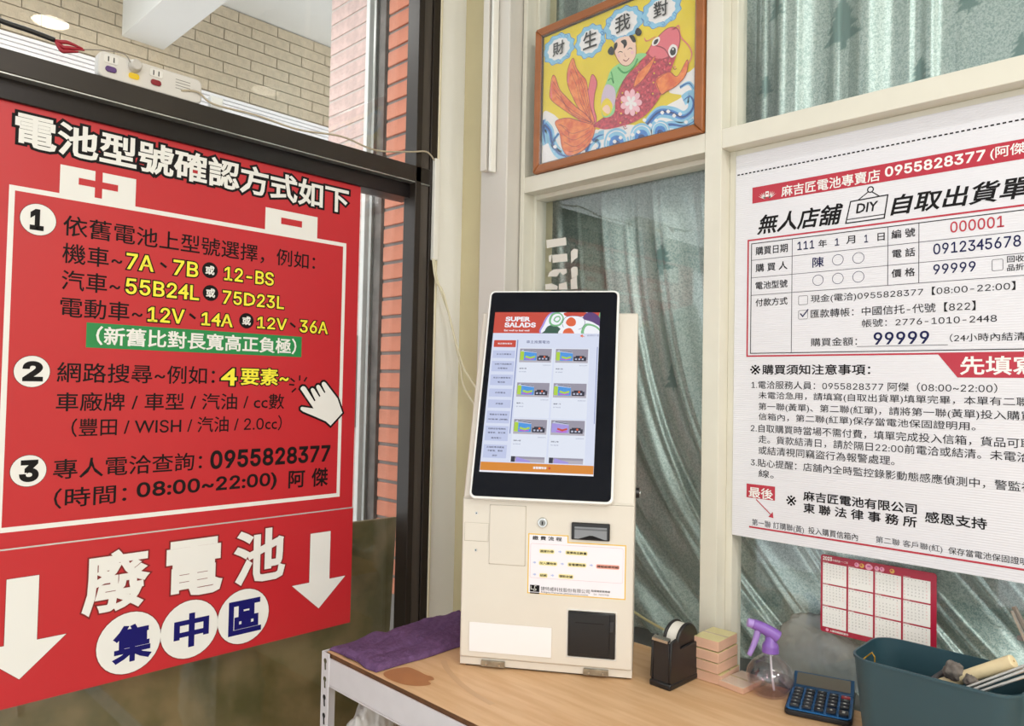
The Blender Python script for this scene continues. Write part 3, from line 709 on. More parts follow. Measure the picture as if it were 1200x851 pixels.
wave([(750, 390), (790, 370), (815, 400)], .008); wave([(200, 600), (170, 650), (210, 690)], .01); wave([(370, 690), (385, 650), (360, 625)], .009)
for k in range(26):
    x = 130+k*27; y = 700-(x-130)*.19+random.uniform(-95, 0)
    if x < 800: blob([(x-9, y), (x, y-9), (x+9, y), (x, y+9)], c_w, 9)
# tail fins
fins = [([(365, 560), (352, 500), (330, 440), (335, 400), (350, 335), (366, 345), (374, 375), (364, 420), (360, 480), (372, 530)], c_rl),
        ([(350, 560), (300, 500), (262, 430), (240, 370), (242, 310), (265, 258), (280, 300), (300, 330), (325, 360), (335, 420), (345, 480), (362, 540)], c_o),
        ([(340, 570), (280, 530), (220, 490), (165, 445), (162, 400), (172, 340), (186, 345), (205, 400), (240, 440), (280, 480), (320, 510), (355, 550)], c_o),
        ([(362, 560), (300, 545), (240, 530), (185, 548), (205, 600), (215, 660), (240, 700), (290, 690), (335, 655), (362, 600)], c_o)]
for k, (pts, m) in enumerate(fins):
    blob(pts, m, 11+k*.3); stroke(pts+[pts[0]], .0013, c_dr, 11.15+k*.3)
for a_ in ((262, 275, 300, 420), (255, 320, 300, 460), (172, 360, 230, 470), (178, 400, 250, 500), (190, 430, 270, 520), (275, 310, 320, 440), (300, 345, 335, 470)):
    stroke([(a_[0], a_[1]), ((a_[0]+a_[2])/2+6, (a_[1]+a_[3])/2), (a_[2], a_[3]), (350, 552)], .0009, c_dr, 12.6)
for a_ in ((210, 560, 260, 600, 340, 575), (215, 600, 270, 630, 345, 590), (225, 640, 280, 660, 348, 605), (245, 685, 300, 670, 350, 620), (200, 560, 240, 580, 250, 640)): stroke([(a_[0], a_[1]), (a_[2], a_[3]), (a_[4], a_[5])], .0009, c_dr, 12.6)
for a_ in ((240, 370, 245, 320, 262, 270), (166, 440, 163, 400, 172, 350)): stroke([(a_[0]+3, a_[1]), (a_[2]+4, a_[3]), (a_[4]+3, a_[5])], .005, c_rl, 12.7, True)
# carp body
blob([(360, 560), (440, 500), (460, 450), (500, 350), (560, 290), (600, 230), (640, 170), (700, 125), (740, 150), (745, 200), (715, 300), (650, 450), (560, 540), (430, 580), (380, 575)], c_r, 13)
stroke([(360, 560), (440, 500), (460, 450), (500, 350), (560, 290), (600, 230)], .0016, c_dr, 13.5)
rs = random.Random(3)
for i in range(10):
    for j in range(5):
        t = i/9; cx, cy = 440+t*225+j*22-25, 545-t*275+j*16-38+(i % 2)*4
        stroke([(cx-9, cy-3), (cx-2, cy+9), (cx+9, cy+4)], .0014, c_dr, 14); blob([(cx-4, cy-3), (cx, cy-7), (cx+4, cy-3), (cx, cy+1)], c_rl if (i+j) % 3 else c_y, 14.2)
blob([(640, 175), (690, 125), (735, 120), (752, 160), (740, 220), (700, 250), (650, 260), (610, 235)], c_rl, 15); stroke([(640, 175), (690, 125), (735, 120), (752, 160), (740, 220), (700, 250), (660, 270)], .0018, c_dr, 15.5)
stroke([(640, 200), (680, 215), (700, 250), (690, 290)], .0022, c_dr, 15.6)
blob([(698, 225), (715, 195), (738, 205), (735, 240), (712, 255)], c_w, 16); blob([(706, 228), (718, 208), (732, 215), (730, 238), (714, 245)], c_k, 17); blob([(716, 216), (721, 212), (724, 218), (719, 222)], c_w, 18)
blob([(625, 200), (630, 175), (655, 160), (660, 178), (645, 198)], c_w, 16); blob([(632, 193), (637, 177), (652, 170), (652, 182), (642, 194)], c_k, 17)
stroke([(720, 130), (745, 110), (755, 160), (790, 200), (805, 240), (790, 280), (770, 290)], .0025, c_rl, 15); stroke([(640, 160), (600, 180), (590, 165)], .002, c_rl, 15)
for pts in ([(640, 360), (700, 320), (740, 340), (785, 265), (780, 330), (740, 380), (690, 410), (665, 420)], [(540, 390), (560, 330), (610, 280), (640, 250), (610, 320), (570, 370)]):
    blob(pts, c_o, 18); stroke(pts+[pts[0]], .0012, c_dr, 18.5)
# lotus
for k in range(9):
    a = math.radians(k*40); blob([(530, 460), (530+38*math.cos(a-.3), 460+48*math.sin(a-.3)), (530+50*math.cos(a), 460+62*math.sin(a)), (530+38*math.cos(a+.3), 460+48*math.sin(a+.3))], c_pk, 19+k*.1)
for k in range(5):
    a = math.radians(k*72+20); blob([(530, 460), (530+20*math.cos(a-.4), 460+25*math.sin(a-.4)), (530+28*math.cos(a), 460+34*math.sin(a)), (530+20*math.cos(a+.4), 460+25*math.sin(a+.4))], c_w, 20.2+k*.1)
# child
blob([(400, 520), (395, 440), (420, 360), (440, 310), (480, 280), (550, 240), (600, 240), (560, 280), (500, 350), (460, 430), (455, 500), (430, 525)], c_g, 15); 
blob([(398, 500), (395, 440), (415, 380), (450, 390), (460, 430), (450, 480), (420, 510)], c_li, 15.6); blob([(395, 470), (420, 440), (445, 470), (435, 510), (405, 520)], c_y, 16); blob([(400, 490), (420, 470), (436, 490), (425, 512)], c_sk, 17)
blob([(455, 190), (480, 165), (530, 160), (552, 200), (550, 250), (520, 290), (485, 285), (458, 240)], c_sk, 20); stroke([(455, 190), (458, 240), (485, 285), (520, 290), (550, 250), (552, 200)], .0012, c_dr, 20.5)
for pts in ([(455, 225), (453, 198), (466, 186), (468, 205)], [(484, 182), (505, 174), (512, 195), (498, 214), (496, 198)], [(522, 156), (542, 156), (552, 182), (540, 186), (530, 172)], [(425, 225), (440, 205), (452, 220), (450, 242), (432, 242)], [(548, 140), (560, 120), (578, 135), (572, 155), (556, 155)]): blob(pts, c_k, 22)
for pts in ([(472, 235), (480, 228), (492, 232)], [(515, 220), (525, 212), (536, 216)]): stroke(pts, .0016, c_k, 22)
stroke([(495, 265), (508, 272), (522, 258)], .002, c_dr, 22); stroke([(500, 235), (504, 250), (509, 250)], .0009, c_dr, 22)
blob([(470, 240), (480, 243), (478, 255), (470, 252)], c_pk, 21.5); blob([(530, 228), (540, 226), (542, 238), (532, 240)], c_pk, 21.5)
stroke([(440, 320), (450, 370), (440, 350), (425, 360)], .003, P('paint mid green', '#3f9d55', .6), 17); stroke([(470, 300), (500, 325), (540, 300), (560, 260)], .004, MATS['paint mid green'], 21)
f.build('painting', rt)
f = Flat(FP); f.each('lettering', rt)
for s_, a, b_, c in (('財', (175, 190), (175, 252), (228, 238)), ('生', (313, 142), (313, 220), (375, 205)), ('我', (458, 68), (458, 145), (527, 130)), ('對', (632, 5), (632, 78), (697, 62))):
    f.tx(s_, Q(*a), Q(*b_), Q(*c), c_k, Z0+.003, .012)
obj('glazing', mkbox(a0+bw-.002, a1-bw+.002, b0+bw-.002, b1-bw+.002, -.0025, -.0015), GL('picture glazing', (1, 1, 1)), rt)

# ================================================================== TRUNKING, CORDS, STRIP
t = thing('wall_trunking', 'tall pale grey cable duct between cream wall and window frame', 'duct', (-1.385, YR, 0))
obj('body', mkbox(-.047, .050, -.056, -.0005, .0, 3.1), P('pale grey pvc', '#d5d0c8', .45), t, .003)
t = thing('split_trunking', 'narrow open cable trunking hanging down beside the picture', 'duct', (-1.40, YR-.058, 0))
zb = on_y(585, 196, 1.32).z
obj('channel', mkbox(-.012, .010, -.02, -.0005, zb, 3.1), P('off white pvc', '#dcd6cc', .4), t, .002)
obj('slot', mkbox(.010, .019, -.008, -.0005, zb+.012, 3.1), M_black, t)  # black strip stands in for the shade inside the open slot
obj('cover', mkbox(.019, .028, -.02, -.0005, zb-.006, 3.1), P('white pvc', '#f0eee6', .35), t, .002)
za, zb = on_x(508, 186, -1.553).z, on_x(506, 305, -1.553).z
o = obj('short_trunking', mkbox(0, .013, -.009, .009, zb, za), MATS['white pvc'], bevel=.002, loc=(-1.5555, 1.281, 0)); tag(o, 'short white cable trunking at the dark window post', 'duct')
CORDS = []
# two cords from the short trunking down to the kiosk
for i, (mid, end) in enumerate((((520, 345), (556, 452)), ((527, 372), (553, 470)))):
    pts = [on_x(507+i*2, 303, -1.545), on_x(511+i*2, 330, -1.54), on_x(*mid, -1.535), on_x(538+i, 415+i*10, -1.50), on_x(end[0], end[1], -1.42), Vector((-1.12, 1.30, 1.20)), Vector((-1.06, 1.27, 1.15))]
    bm = bmesh.new(); tube(bm, pts, .0026, 8); CORDS.append(obj('power_cord', bm, P('cream cord', '#e4dcc0', .5), smooth=True))
# power strip
t = thing('power_strip', 'white power strip with sockets and lit switches on the dark beam', 'power strip', (-1.574, .447, 2.0385))
M_ps = P('grey white plastic', '#dcd8d2', .4)
bm = bmesh.new(); prism(bm, rrect(0, .20, 0, .052, .012), -.012, .012, 'x'); obj('housing', bm, M_ps, t, .003)
for k in range(3):
    y = .022+k*.042; bm = bmesh.new(); prism(bm, rrect(y-.013, y+.013, .030, .046, .004), .0121, .0135, 'x'); s_ = obj('socket', bm, P('socket face', '#e9e6e0', .4), t, .0005)
    obj('slot', mkbox(.0136, .0139, y-.006, y-.004, .033, .043), M_ink, s_); obj('slot', mkbox(.0136, .0139, y+.004, y+.006, .033, .043), M_ink, s_)
    bm = bmesh.new(); prism(bm, rrect(y-.010, y+.010, .013, .024, .005), .0121, .016, 'x')
    s_ = obj('switch', bm, (P('violet switch', '#5a3a78', .3), EM('lit amber switch', '#d9b21c', 1.2), P('red switch', '#8c1a28', .3))[k], t, .001); s_['label'] = ('violet rocker switch', 'lit amber rocker switch', 'red rocker switch')[k]
f = Flat(); 
for r in range(4): f.rect(.145, .020+r*.006, .175, .0215+r*.006, P('strip print', '#8a8580', .5))
f.build('rating_print', t, Matrix(((0, 0, 1, .0123), (1, 0, 0, 0), (0, 1, 0, 0), (0, 0, 0, 1))))
bm = bmesh.new(); cyl(bm, (.0145, .064, .038), (.030, .064, .038), .013, .010); o = obj('power_plug', bm, P('grey plug', '#c9c4bd', .4), bevel=.002, loc=(-1.574, .447, 2.0385)); tag(o, 'round grey plug in the middle socket of the power strip', 'plug')
t = thing('adapter', 'white cable adapter at the right end of the power strip', 'adapter', (-1.574, .668, 2.0385))
obj('body', mkbox(-.010, .008, .0, .028, 0, .03), M_wht, t, .003)
c = on_x(214, 105, -1.56)
pts = [on_x(212, 106, -1.562), on_x(232, 108, -1.558), on_x(250, 122, -1.553), on_x(300, 135, -1.552), on_x(350, 152, -1.552), on_x(400, 160, -1.552), on_x(440, 176, -1.552), on_x(480, 178, -1.55), on_x(500, 178, -1.548), on_x(509, 188, -1.547)]
bm = bmesh.new(); tube(bm, pts, .0022, 8); o = obj('strip_cord', bm, P('beige cord', '#b8ab94', .5), smooth=True); tag(o, 'thin beige cord running along the top of the dark beam', 'cord')
t = thing('spliced_cable', 'thick black cable ending in red taped wires above the beam', 'cable', (-1.575, .25, 2.04))
off = Vector((-1.575, .25, 2.04))
bm = bmesh.new(); tube(bm, [on_x(-30, 8, -1.575)-off, on_x(0, 24, -1.575)-off, on_x(35, 36, -1.575)-off, on_x(64, 47, -1.575)-off], .0048, 10); obj('sheath', bm, M_plb, t, smooth=True)
for k, (a, b_) in enumerate((((80, 50), (97, 57)), ((82, 56), (99, 59)), ((80, 60), (92, 61)))):
    bm = bmesh.new(); tube(bm, [on_x(64, 47, -1.575)-off, on_x(a[0]-8, a[1]-1, -1.572)-off, on_x(*a, -1.570)-off, on_x(*b_, -1.568)-off], lambda s_: .0018+.0022*math.sin(math.pi*min(1, s_*1.05)), 8); obj('taped_end', bm, P('red tape', '#a01a2c', .4), t, smooth=True)
bm = bmesh.new(); tube(bm, [on_x(97, 58, -1.568)-off, on_x(120, 59, -1.566)-off, on_x(145, 63, -1.565)-off, on_x(153, 73, -1.55)-off, on_x(157, 78, -1.548)-off], .0012, 6); obj('wire', bm, P('brown grey wire', '#8d857b', .5), t, smooth=True)

# ================================================================== SHELF TABLE
TZ = .90
t = thing('shelf_table', 'white slotted steel shelf unit with a plywood top, under the kiosk', 'shelf', (-.4, 1.12, 0))
X0, X1, Y0, Y1 = -1.358, .55, .852, 1.380
def rel(bm): bmesh.ops.translate(bm, verts=bm.verts, vec=(.4, -1.12, 0)); return bm
mt = P('plywood top', '#dfb98f', .5, col2='#d3a97c', vscale=6, stretch=(1, 9, 9), bump=.05)
obj('top_board', rel(mkbox(X0+.006, X1, Y0+.004, Y1, TZ-.012, TZ)), mt, t, .001)
obj('board_edge', rel(mkbox(X0+.006, X1, Y0+.0028, Y0+.0042, TZ-.0115, TZ-.001)), P('dark veneer edge', '#6b4526', .6, var=.3, vscale=40), t)
M_sw = P('white steel', '#d9d5d8', .35, var=.03)
obj('front_beam', rel(mkbox(X0+.022, X1, Y0-.002, Y0+.0025, TZ-.062, TZ-.0085)), M_sw, t, .0015)
obj('front_beam_lip', rel(mkbox(X0+.022, X1, Y0-.002, Y0+.014, TZ-.066, TZ-.062)), M_sw, t, .001)
obj('side_beam', rel(mkbox(X0-.001, X0+.004, Y0+.02, Y1, TZ-.062, TZ-.0085)), M_sw, t, .001)
for (px_, py_, sx_, sy_) in ((X0, Y0, 1, 1), (X0, Y1, 1, -1), (X1, Y0, -1, 1), (X1, Y1, -1, -1)):
    bm = bmesh.new(); xs = sorted((px_, px_+sx_*.026)); ys = sorted((py_-sy_*.0035, py_-sy_*.0015)); box(bm, xs[0], xs[1], ys[0], ys[1], 0, TZ+.001)
    xs = sorted((px_-sx_*.002, px_)); ys = sorted((py_-sy_*.0035, py_+sy_*.03)); box(bm, xs[0], xs[1], ys[0], ys[1], 0, TZ+.001)
    lg = obj('leg', rel(bm), M_sw, t, .0008)
    if (px_, py_) == (X0, Y0):
        for k in range(18):
            z = TZ-.016-.037*k; f = Flat(); m_ = P('slot shadow hole', '#1a1714', .8)
            col_ = M_chrome if k < 2 else m_
            f.disc(.0, 0, .0055, col_, 0, 14); f.line([(0, -.004), (.0015, -.018)], .0055, col_, .0001)
            f.build('keyhole_slot', lg, Matrix(((1, 0, 0, px_+.012+.4), (0, 0, -1, py_-.0037-1.12), (0, 1, 0, z), (0, 0, 0, 1))))
obj('lower_board', rel(mkbox(X0+.006, X1, Y0+.004, Y1, .42, .432)), mt, t, .001)
obj('front_beam', rel(mkbox(X0+.022, X1, Y0-.002, Y0+.0025, .37, .424)), M_sw, t, .0015)
# stain and rings on the board
FT = Fr((0, 0, TZ), (1, 0, 0), (0, 1, 0))
f = Flat(FT); m_st = P('tea stain', '#b57a4e', .45, var=.1, vscale=20)
q = [(350+x/3.389, 600+y/3.389) for x, y in ((338, 640), (375, 625), (430, 618), (470, 630), (505, 648), (530, 655), (537, 668), (515, 672), (525, 685), (490, 692), (440, 690), (395, 680), (350, 660))]
f.poly([(p_[0], p_[1]) for p_ in smooth_pts([(*FT.uv(*a), 0) for a in q], 5, True)], m_st, .0004)
q = [(350+x/3.389, 600+y/3.389) for x, y in ((575, 590), (590, 625), (640, 680), (700, 725), (770, 765))]
f.line([(p_[0], p_[1]) for p_ in smooth_pts([(*FT.uv(*a), 0) for a in q], 5)], .012, P('faint water mark', '#cfa880', .5), .0003)
o = f.build('stain', t, Matrix.Translation((.4, -1.12, TZ)))
# carrier bags on the lower shelf
def crumple(name, c, r, mat, seed, label, cat, sub=4, amp=.35, group=None):
    bm = bmesh.new(); bmesh.ops.create_icosphere(bm, subdivisions=sub, radius=1)
    for v in bm.verts:
        p = v.co.copy(); n = noise.noise(p*1.6+Vector((seed, 0, 0)))*amp+abs(noise.noise(p*4+Vector((0, seed, 0))))*amp*.8-abs(noise.noise(p*9+Vector((seed, seed, 0))))*amp*.25
        q = p*(1+n); v.co = Vector((q.x*r[0], q.y*r[1], max(q.z, -.82)*r[2]))
    o = obj(name, bm, mat, smooth=True, loc=c); tag(o, label, cat, group); return o
M_bag = P('white plastic bag', '#d8d5d2', .35, var=.1, vscale=10)
crumple('plastic_bag', (-1.288, .930, .615), (.062, .062, .175), M_bag, 1.0, 'crumpled white plastic bag behind the shelf post, left one', 'bag', 5, .28)
crumple('plastic_bag', (-1.115, .945, .60), (.075, .07, .175), M_bag, 5.0, 'crumpled white plastic bag under the beam, right one', 'bag', 5, .26)

# ================================================================== TOWEL
def towel():
    C4 = [Vector((-1.352, .862)), Vector((-1.188, .862)), Vector((-1.180, 1.095)), Vector((-1.362, 1.235))]
    bm = bmesh.new(); NX, NY = 70, 100; top = []; bot = []
    for j in range(NY+1):
        a = []; b = []
        for i in range(NX+1):
            s_, q = i/NX, j/NY
            p = (C4[0]*(1-s_)+C4[1]*s_)*(1-q)+(C4[3]*(1-s_)+C4[2]*s_)*q
            p = p+Vector((noise.noise(Vector((s_*3, q*3, 1)))*.006, noise.noise(Vector((s_*3, q*3, 5)))*.008))
            e = min(s_, 1-s_)*NX/3; e2 = min(q, 1-q)*NY/3; ed = min(1, e, e2)
            h = .0105+.006*noise.noise(Vector((s_*3, q*5, 2)))+.0035*noise.noise(Vector((s_*9, q*14, 8)))-.004*math.exp(-((s_-.55-.1*math.sin(q*5))/.05)**2)-.003*math.exp(-((q-.38-.08*s_)/.04)**2)+.0007*noise.noise(Vector((s_*60, q*80, 8)))
            if q < .12: h += .008*max(0, math.sin(math.pi*min(1, max(0, (s_-.12)/.8))))*(1-q/.12)
            lift = .0035*max(0, math.sin(math.pi*(s_-.15)/.7)) if q < .03 and .15 < s_ < .85 else 0
            a.append(bm.verts.new((p.x, p.y, TZ+.0012+max(.002, h*(ed**.4)))))
            b.append(bm.verts.new((p.x, p.y, TZ+.001+lift)))
        top.append(a); bot.append(b)
    for j in range(NY):
        for i in range(NX):
            bm.faces.new((top[j][i], top[j][i+1], top[j+1][i+1], top[j+1][i])); bm.faces.new((bot[j][i], bot[j+1][i], bot[j+1][i+1], bot[j][i+1]))
    for j in range(NY):
        bm.faces.new((top[j][0], top[j+1][0], bot[j+1][0], bot[j][0])); bm.faces.new((top[j][NX], bot[j][NX], bot[j+1][NX], top[j+1][NX]))
    for i in range(NX):
        bm.faces.new((top[0][i], bot[0][i], bot[0][i+1], top[0][i+1])); bm.faces.new((top[NY][i], top[NY][i+1], bot[NY][i+1], bot[NY][i]))
    o = obj('towel', bm, P('purple terry cloth', '#74567f', .95, spec=.1, var=.22, vscale=90, bump=.8, bscale=260), smooth=True)
    tag(o, 'folded purple towel lying on the table left of the kiosk', 'towel')
towel()

# ================================================================== KIOSK
KO = Vector((-.9656, 1.0974, TZ)); KTH = .5935
KW = .3385; KD = .2241; TL = math.radians(20.6)
kiosk = rt = thing('kiosk', 'ivory self service kiosk with a tilted touch screen, on the table', 'kiosk', KO, KTH)
UX = Vector((math.cos(KTH), math.sin(KTH), 0)); NB = Vector((-math.sin(KTH), math.cos(KTH), 0))
FK = Fr(KO, UX, (0, 0, 1))
KM = Matrix(((1, 0, 0, 0), (0, 0, -1, 0), (0, 1, 0, 0), (0, 0, 0, 1)))      # flat (u,v,w) -> kiosk local
h0 = .3325
top_n, top_z = .149, .718
bm = bmesh.new(); prism(bm, [(0, .0195), (0, h0), (.006, h0+.004), (top_n, top_z), (KD, top_z), (KD, .0195)], -KW/2, KW/2, 'x')
obj('body', bm, M_kiosk, rt, .003)
bm = bmesh.new(); box(bm, -KW/2, KW/2, .0045, KD, .004, .0188); obj('plinth', bm, M_kiosk, rt, .001)
bm = bmesh.new(); box(bm, -KW/2+.01, KW/2-.01, .012, KD-.01, .0003, .004); obj('foot', bm, M_plb, rt)
def kz(a, b): return FK.uv(530+a/3.548, 570+b/3.548)
def krect(name, p0, p1, d0, d1, mat, bev=.001, parent=rt, rr=0):
    a, b = kz(*p0), kz(*p1); bm = bmesh.new()
    if rr: prism(bm, rrect(a[0], b[0], b[1], a[1], rr), -d1, -d0, 'y')
    else: box(bm, a[0], b[0], -d1, -d0, b[1], a[1])
    return obj(name, bm, mat, parent, bev)
def kframe(name, p0, p1, t, mat, d=.0012):
    a, b = kz(*p0), kz(*p1); bm = bmesh.new()
    for q in ((a[0]-t, a[0], b[1]-t, a[1]+t), (b[0], b[0]+t, b[1]-t, a[1]+t), (a[0], b[0], b[1]-t, b[1]), (a[0], b[0], a[1], a[1]+t)): box(bm, q[0], q[1], -d, .001, q[2], q[3])
    return obj(name, bm, mat, rt, .0004)
M_k2 = P('ivory panel', '#ddd6ca', .4); M_seam = P('seam line', '#a79f91', .6)
def seam(p0, p1):
    f = Flat(FK); a, b = kz(*p0), kz(*p1); f.line([(a[0], a[1]), (a[0], b[1]), (b[0], b[1]), (b[0], a[1]), (a[0], a[1])], .0011, M_seam, .0002); f.build('seam', rt, KM)
seam((158, 76), (302, 331)); seam((53, 150), (149, 230)); seam((71, 561), (412, 714))
fs_ = Flat(FK); fs_.rect(-KW/2+.001, h0-.0006, KW/2-.001, h0+.0004, M_seam, .0003); fs_.build('seam', rt, KM)
krect('cover_plate', (158, 76), (302, 331), -.0005, .0022, M_k2, .001, rr=.003)
krect('blank_plate', (53, 150), (149, 230), -.0005, .0012, M_k2, .0006)
for p in ((101, 111), (98, 265)):
    a = kz(*p); bm = bmesh.new(); cyl(bm, (a[0], .001, a[1]), (a[0], -.0015, a[1]), .0032, .0026, 14); s_ = obj('screw', bm, M_chrome, rt)
    obj('recess', mkbox(a[0]-.0012, a[0]+.0012, -.0017, -.0014, a[1]-.0012, a[1]+.0012), M_ink, s_)
a = kz(376, 151); bm = bmesh.new(); cyl(bm, (a[0], .001, a[1]), (a[0], -.004, a[1]), .0105, .0095, 28); kl = obj('key_lock', bm, M_chrome, rt, .0008)
bm = bmesh.new(); cyl(bm, (a[0], -.0035, a[1]), (a[0], -.0052, a[1]), .0062, .006, 20); obj('barrel', bm, P('grey metal', '#8d8c88', .3, .9), kl)
obj('keyhole', mkbox(a[0]-.0012, a[0]+.0012, -.0056, -.0051, a[1]-.0035, a[1]+.003), M_ink, kl)
# card reader / scanner window
cr = krect('scanner', (497, 148), (655, 228), -.001, .006, M_plb, .002, rr=.002)
a, b_ = kz(510, 165), kz(643, 222); bm = bmesh.new(); box(bm, a[0], b_[0], -.0064, -.0058, b_[1], a[1]); obj('scanner_window', bm, P('smoky window', '#85888c', .15), cr)
f = Flat(); m_ = (a[0]+b_[0])/2; f.poly([(a[0]+.008, b_[1]), (b_[0]-.004, b_[1]), (m_+.004, b_[1]+.007), (m_-.002, b_[1]+.007)], M_ink, .0066); f.build('notch', cr, KM)
f = Flat(); f.rect(a[0], a[1]-.006, b_[0], a[1]-.003, P('reader stripe', '#5b5d60', .3), .0066); f.build('stripe', cr, KM)
# light window
kframe('window_trim', (72, 562), (411, 713), .0012, M_k2)
krect('frosted_window', (72, 562), (411, 713), -.0004, .0006, P('frosted white', '#f1eff0', .3), .0002)
# printer
pr = krect('receipt_printer', (483, 515), (676, 720), -.001, .004, M_plb, .002)
krect('printer_door', (489, 521), (653, 704), .0041, .006, P('black satin', '#161618', .28), .001, pr)
krect('paper_slot', (512, 563), (632, 570), .0061, .0064, M_ink, 0, pr)
krect('release_button', (655, 560), (671, 605), .0041, .0062, P('dark grey plastic', '#303033', .35), .001, pr)
kframe('printer_trim', (480, 512), (679, 723), .0012, P('white bezel', '#f4f3f0', .4), .0018)
for p0, p1 in (((120, 722), (217, 757)), ((545, 757), (648, 793))):
    a, b_ = kz(*p0), kz(*p1); zc = (a[1]+b_[1])/2
    hg = obj('hinge', mkbox(a[0], b_[0], -.0015, .004, zc-.0058, zc+.0058), P('nickel steel', '#b3aa98', .3, .7, var=.3, vscale=60), rt, .0006)
    for k in (.22, .78):
        x = a[0]+(b_[0]-a[0])*k; bm = bmesh.new(); cyl(bm, (x, -.0014, zc-.001), (x, -.003, zc-.001), .0028, .0024, 12); obj('screw', bm, M_chrome, hg)
bm = bmesh.new(); cyl(bm, (KW/2-.001, .165, .335), (KW/2+.008, .165, .335), .012, .0105, 20); lk = obj('side_lock', bm, M_plb, rt, .001)
bm = bmesh.new(); cyl(bm, (KW/2+.008, .165, .335), (KW/2+.010, .165, .335), .005, .005, 14); obj('barrel', bm, M_chrome, lk)
# instruction sticker
f = Flat(FK); S6 = lambda x, y: (610+x/8.508, 610+y/8.508)
M_gold = P('gold print', '#e8c050', .4); M_lil = P('lilac white', '#eeebf2', .4); M_ln = P('pink line', '#d8b4bc', .4)
def s6(x, y): return FK.uv(*S6(x, y))
a, st, b_ = s6(78, 127), s6(478, 215), s6(1046, 795)
vt2 = s6(770, 232)[1]; g = .0022
out = [(a[0], a[1]), (st[0], a[1]), (st[0], vt2), (b_[0], vt2), (b_[0], b_[1]), (a[0], b_[1])]
f.poly(out, M_gold, .0002)
f.poly([(a[0]+g, a[1]-g), (st[0]-g, a[1]-g), (st[0]-g, vt2-g), (b_[0]-g, vt2-g), (b_[0]-g, b_[1]+g), (a[0]+g, b_[1]+g)], M_lil, .0004)
c0, c1 = s6(97, 222), s6(1018, 650); q = rrect(c0[0]+.001, c1[0], c1[1]+.004, c0[1]-.001, .003); f.line(q+[q[0]], .0005, M_ln, .0006)
f.tx('繳 費 流 程', S6(120, 153), S6(120, 195), S6(412, 207), M_ink, .0006, .02)
def bub(s_, x0_, x1_, yc, slope, m=None):
    p_, q_ = s6(x0_-8, yc), s6(x1_+8, yc+slope); v = (p_[1]+q_[1])/2; f.poly(rrect(p_[0], q_[0], v-.0042, v+.0042, .003), m or P('pale yellow', '#f2e6a6', .4), .0006)
    f.text(s_, s6(x0_, yc)[0], v-.0025, s6(x1_, yc)[0], v+.0025, M_ink, .0008, .02)
bub('選擇外帶', 195, 330, 305, 8); bub('選擇商品數量', 455, 660, 322, 8); bub('加入購物車', 190, 358, 425, 8); bub('查看購物車', 477, 648, 440, 8); bub('確認結帳明細', 762, 978, 460, 8, P('salmon', '#f0a898', .4)); bub('結帳', 195, 262, 546, 4); bub('領取收據', 385, 520, 556, 6)
for x, y in ((395, 313), (142, 418), (418, 433), (707, 447), (142, 537), (320, 548)):
    c = s6(x, y); f.line([(c[0]-.0035, c[1]), (c[0], c[1])], .002, P('pale blue', '#b4bfe8', .4), .0006); f.poly([(c[0]-.0005, c[1]+.0028), (c[0]-.0005, c[1]-.0028), (c[0]+.003, c[1])], MATS['pale blue'], .0006)
a, b_ = s6(95, 640), s6(188, 730); f.rect(a[0], b_[1]+.003, b_[0], a[1], M_ink, .0006); cx_ = (a[0]+b_[0])/2; cy_ = (a[1]+b_[1])/2
f.line([(a[0]+.002, a[1]-.002), (a[0]+.002, cy_), (cx_-.001, cy_)], .0009, M_white, .0008); f.line([(cx_+.0035, a[1]-.0015), (cx_, a[1]-.0015), (cx_, cy_+.001), (cx_+.003, cy_), (cx_+.002, cy_-.002), (cx_-.003, cy_-.0025)], .0009, M_white, .0008)
f.rect(a[0], b_[1]-.0005, b_[0], b_[1]+.0018, M_ink, .0006)
f.tx('捷特威科技股份有限公司', S6(202, 662), S6(202, 702), S6(690, 727), M_ink, .0006, .002)
f.tx('https://www.jetwasco.com', S6(205, 708), S6(205, 730), S6(672, 752), M_ink, .0006, .005)
f.tx('點餐機服務專線', S6(705, 692), S6(705, 714), S6(893, 724), M_ink, .0006, .01); f.tx('06-7202955', S6(730, 728), S6(730, 745), S6(882, 755), M_tg, .0006, .0)
f.build('instruction_sticker', rt, KM)
# touch screen slab
nd0, z0_ = -.02, .3366
SO = KO+UX*(-.0119)+NB*nd0+Vector((0, 0, z0_))
Vd = NB*math.sin(TL)+Vector((0, 0, math.cos(TL)))
FS = Fr(SO, UX, Vd)
SM = rt.matrix_world.inverted() if False else (Matrix.Translation(KO) @ Matrix.Rotation(KTH, 4, 'Z')).inverted() @ FS.M
SW, SH = .282, .4595
bm = bmesh.new(); prism(bm, rrect(-SW/2, SW/2, 0, SH, .012, 6), -.019, -.0015); ts = obj('touch_screen', bm, M_kioskw, rt, .0015, mw=SM)
e = .0045; bm = bmesh.new(); prism(bm, rrect(-SW/2+e, SW/2-e, e, SH-e, .009, 6), -.0015, 0); obj('glass_front', bm, M_blk, ts, .0006)
bm = bmesh.new(); box(bm, -.10, .10, .06, .40, -.034, -.019); obj('mount', bm, M_k2, ts)
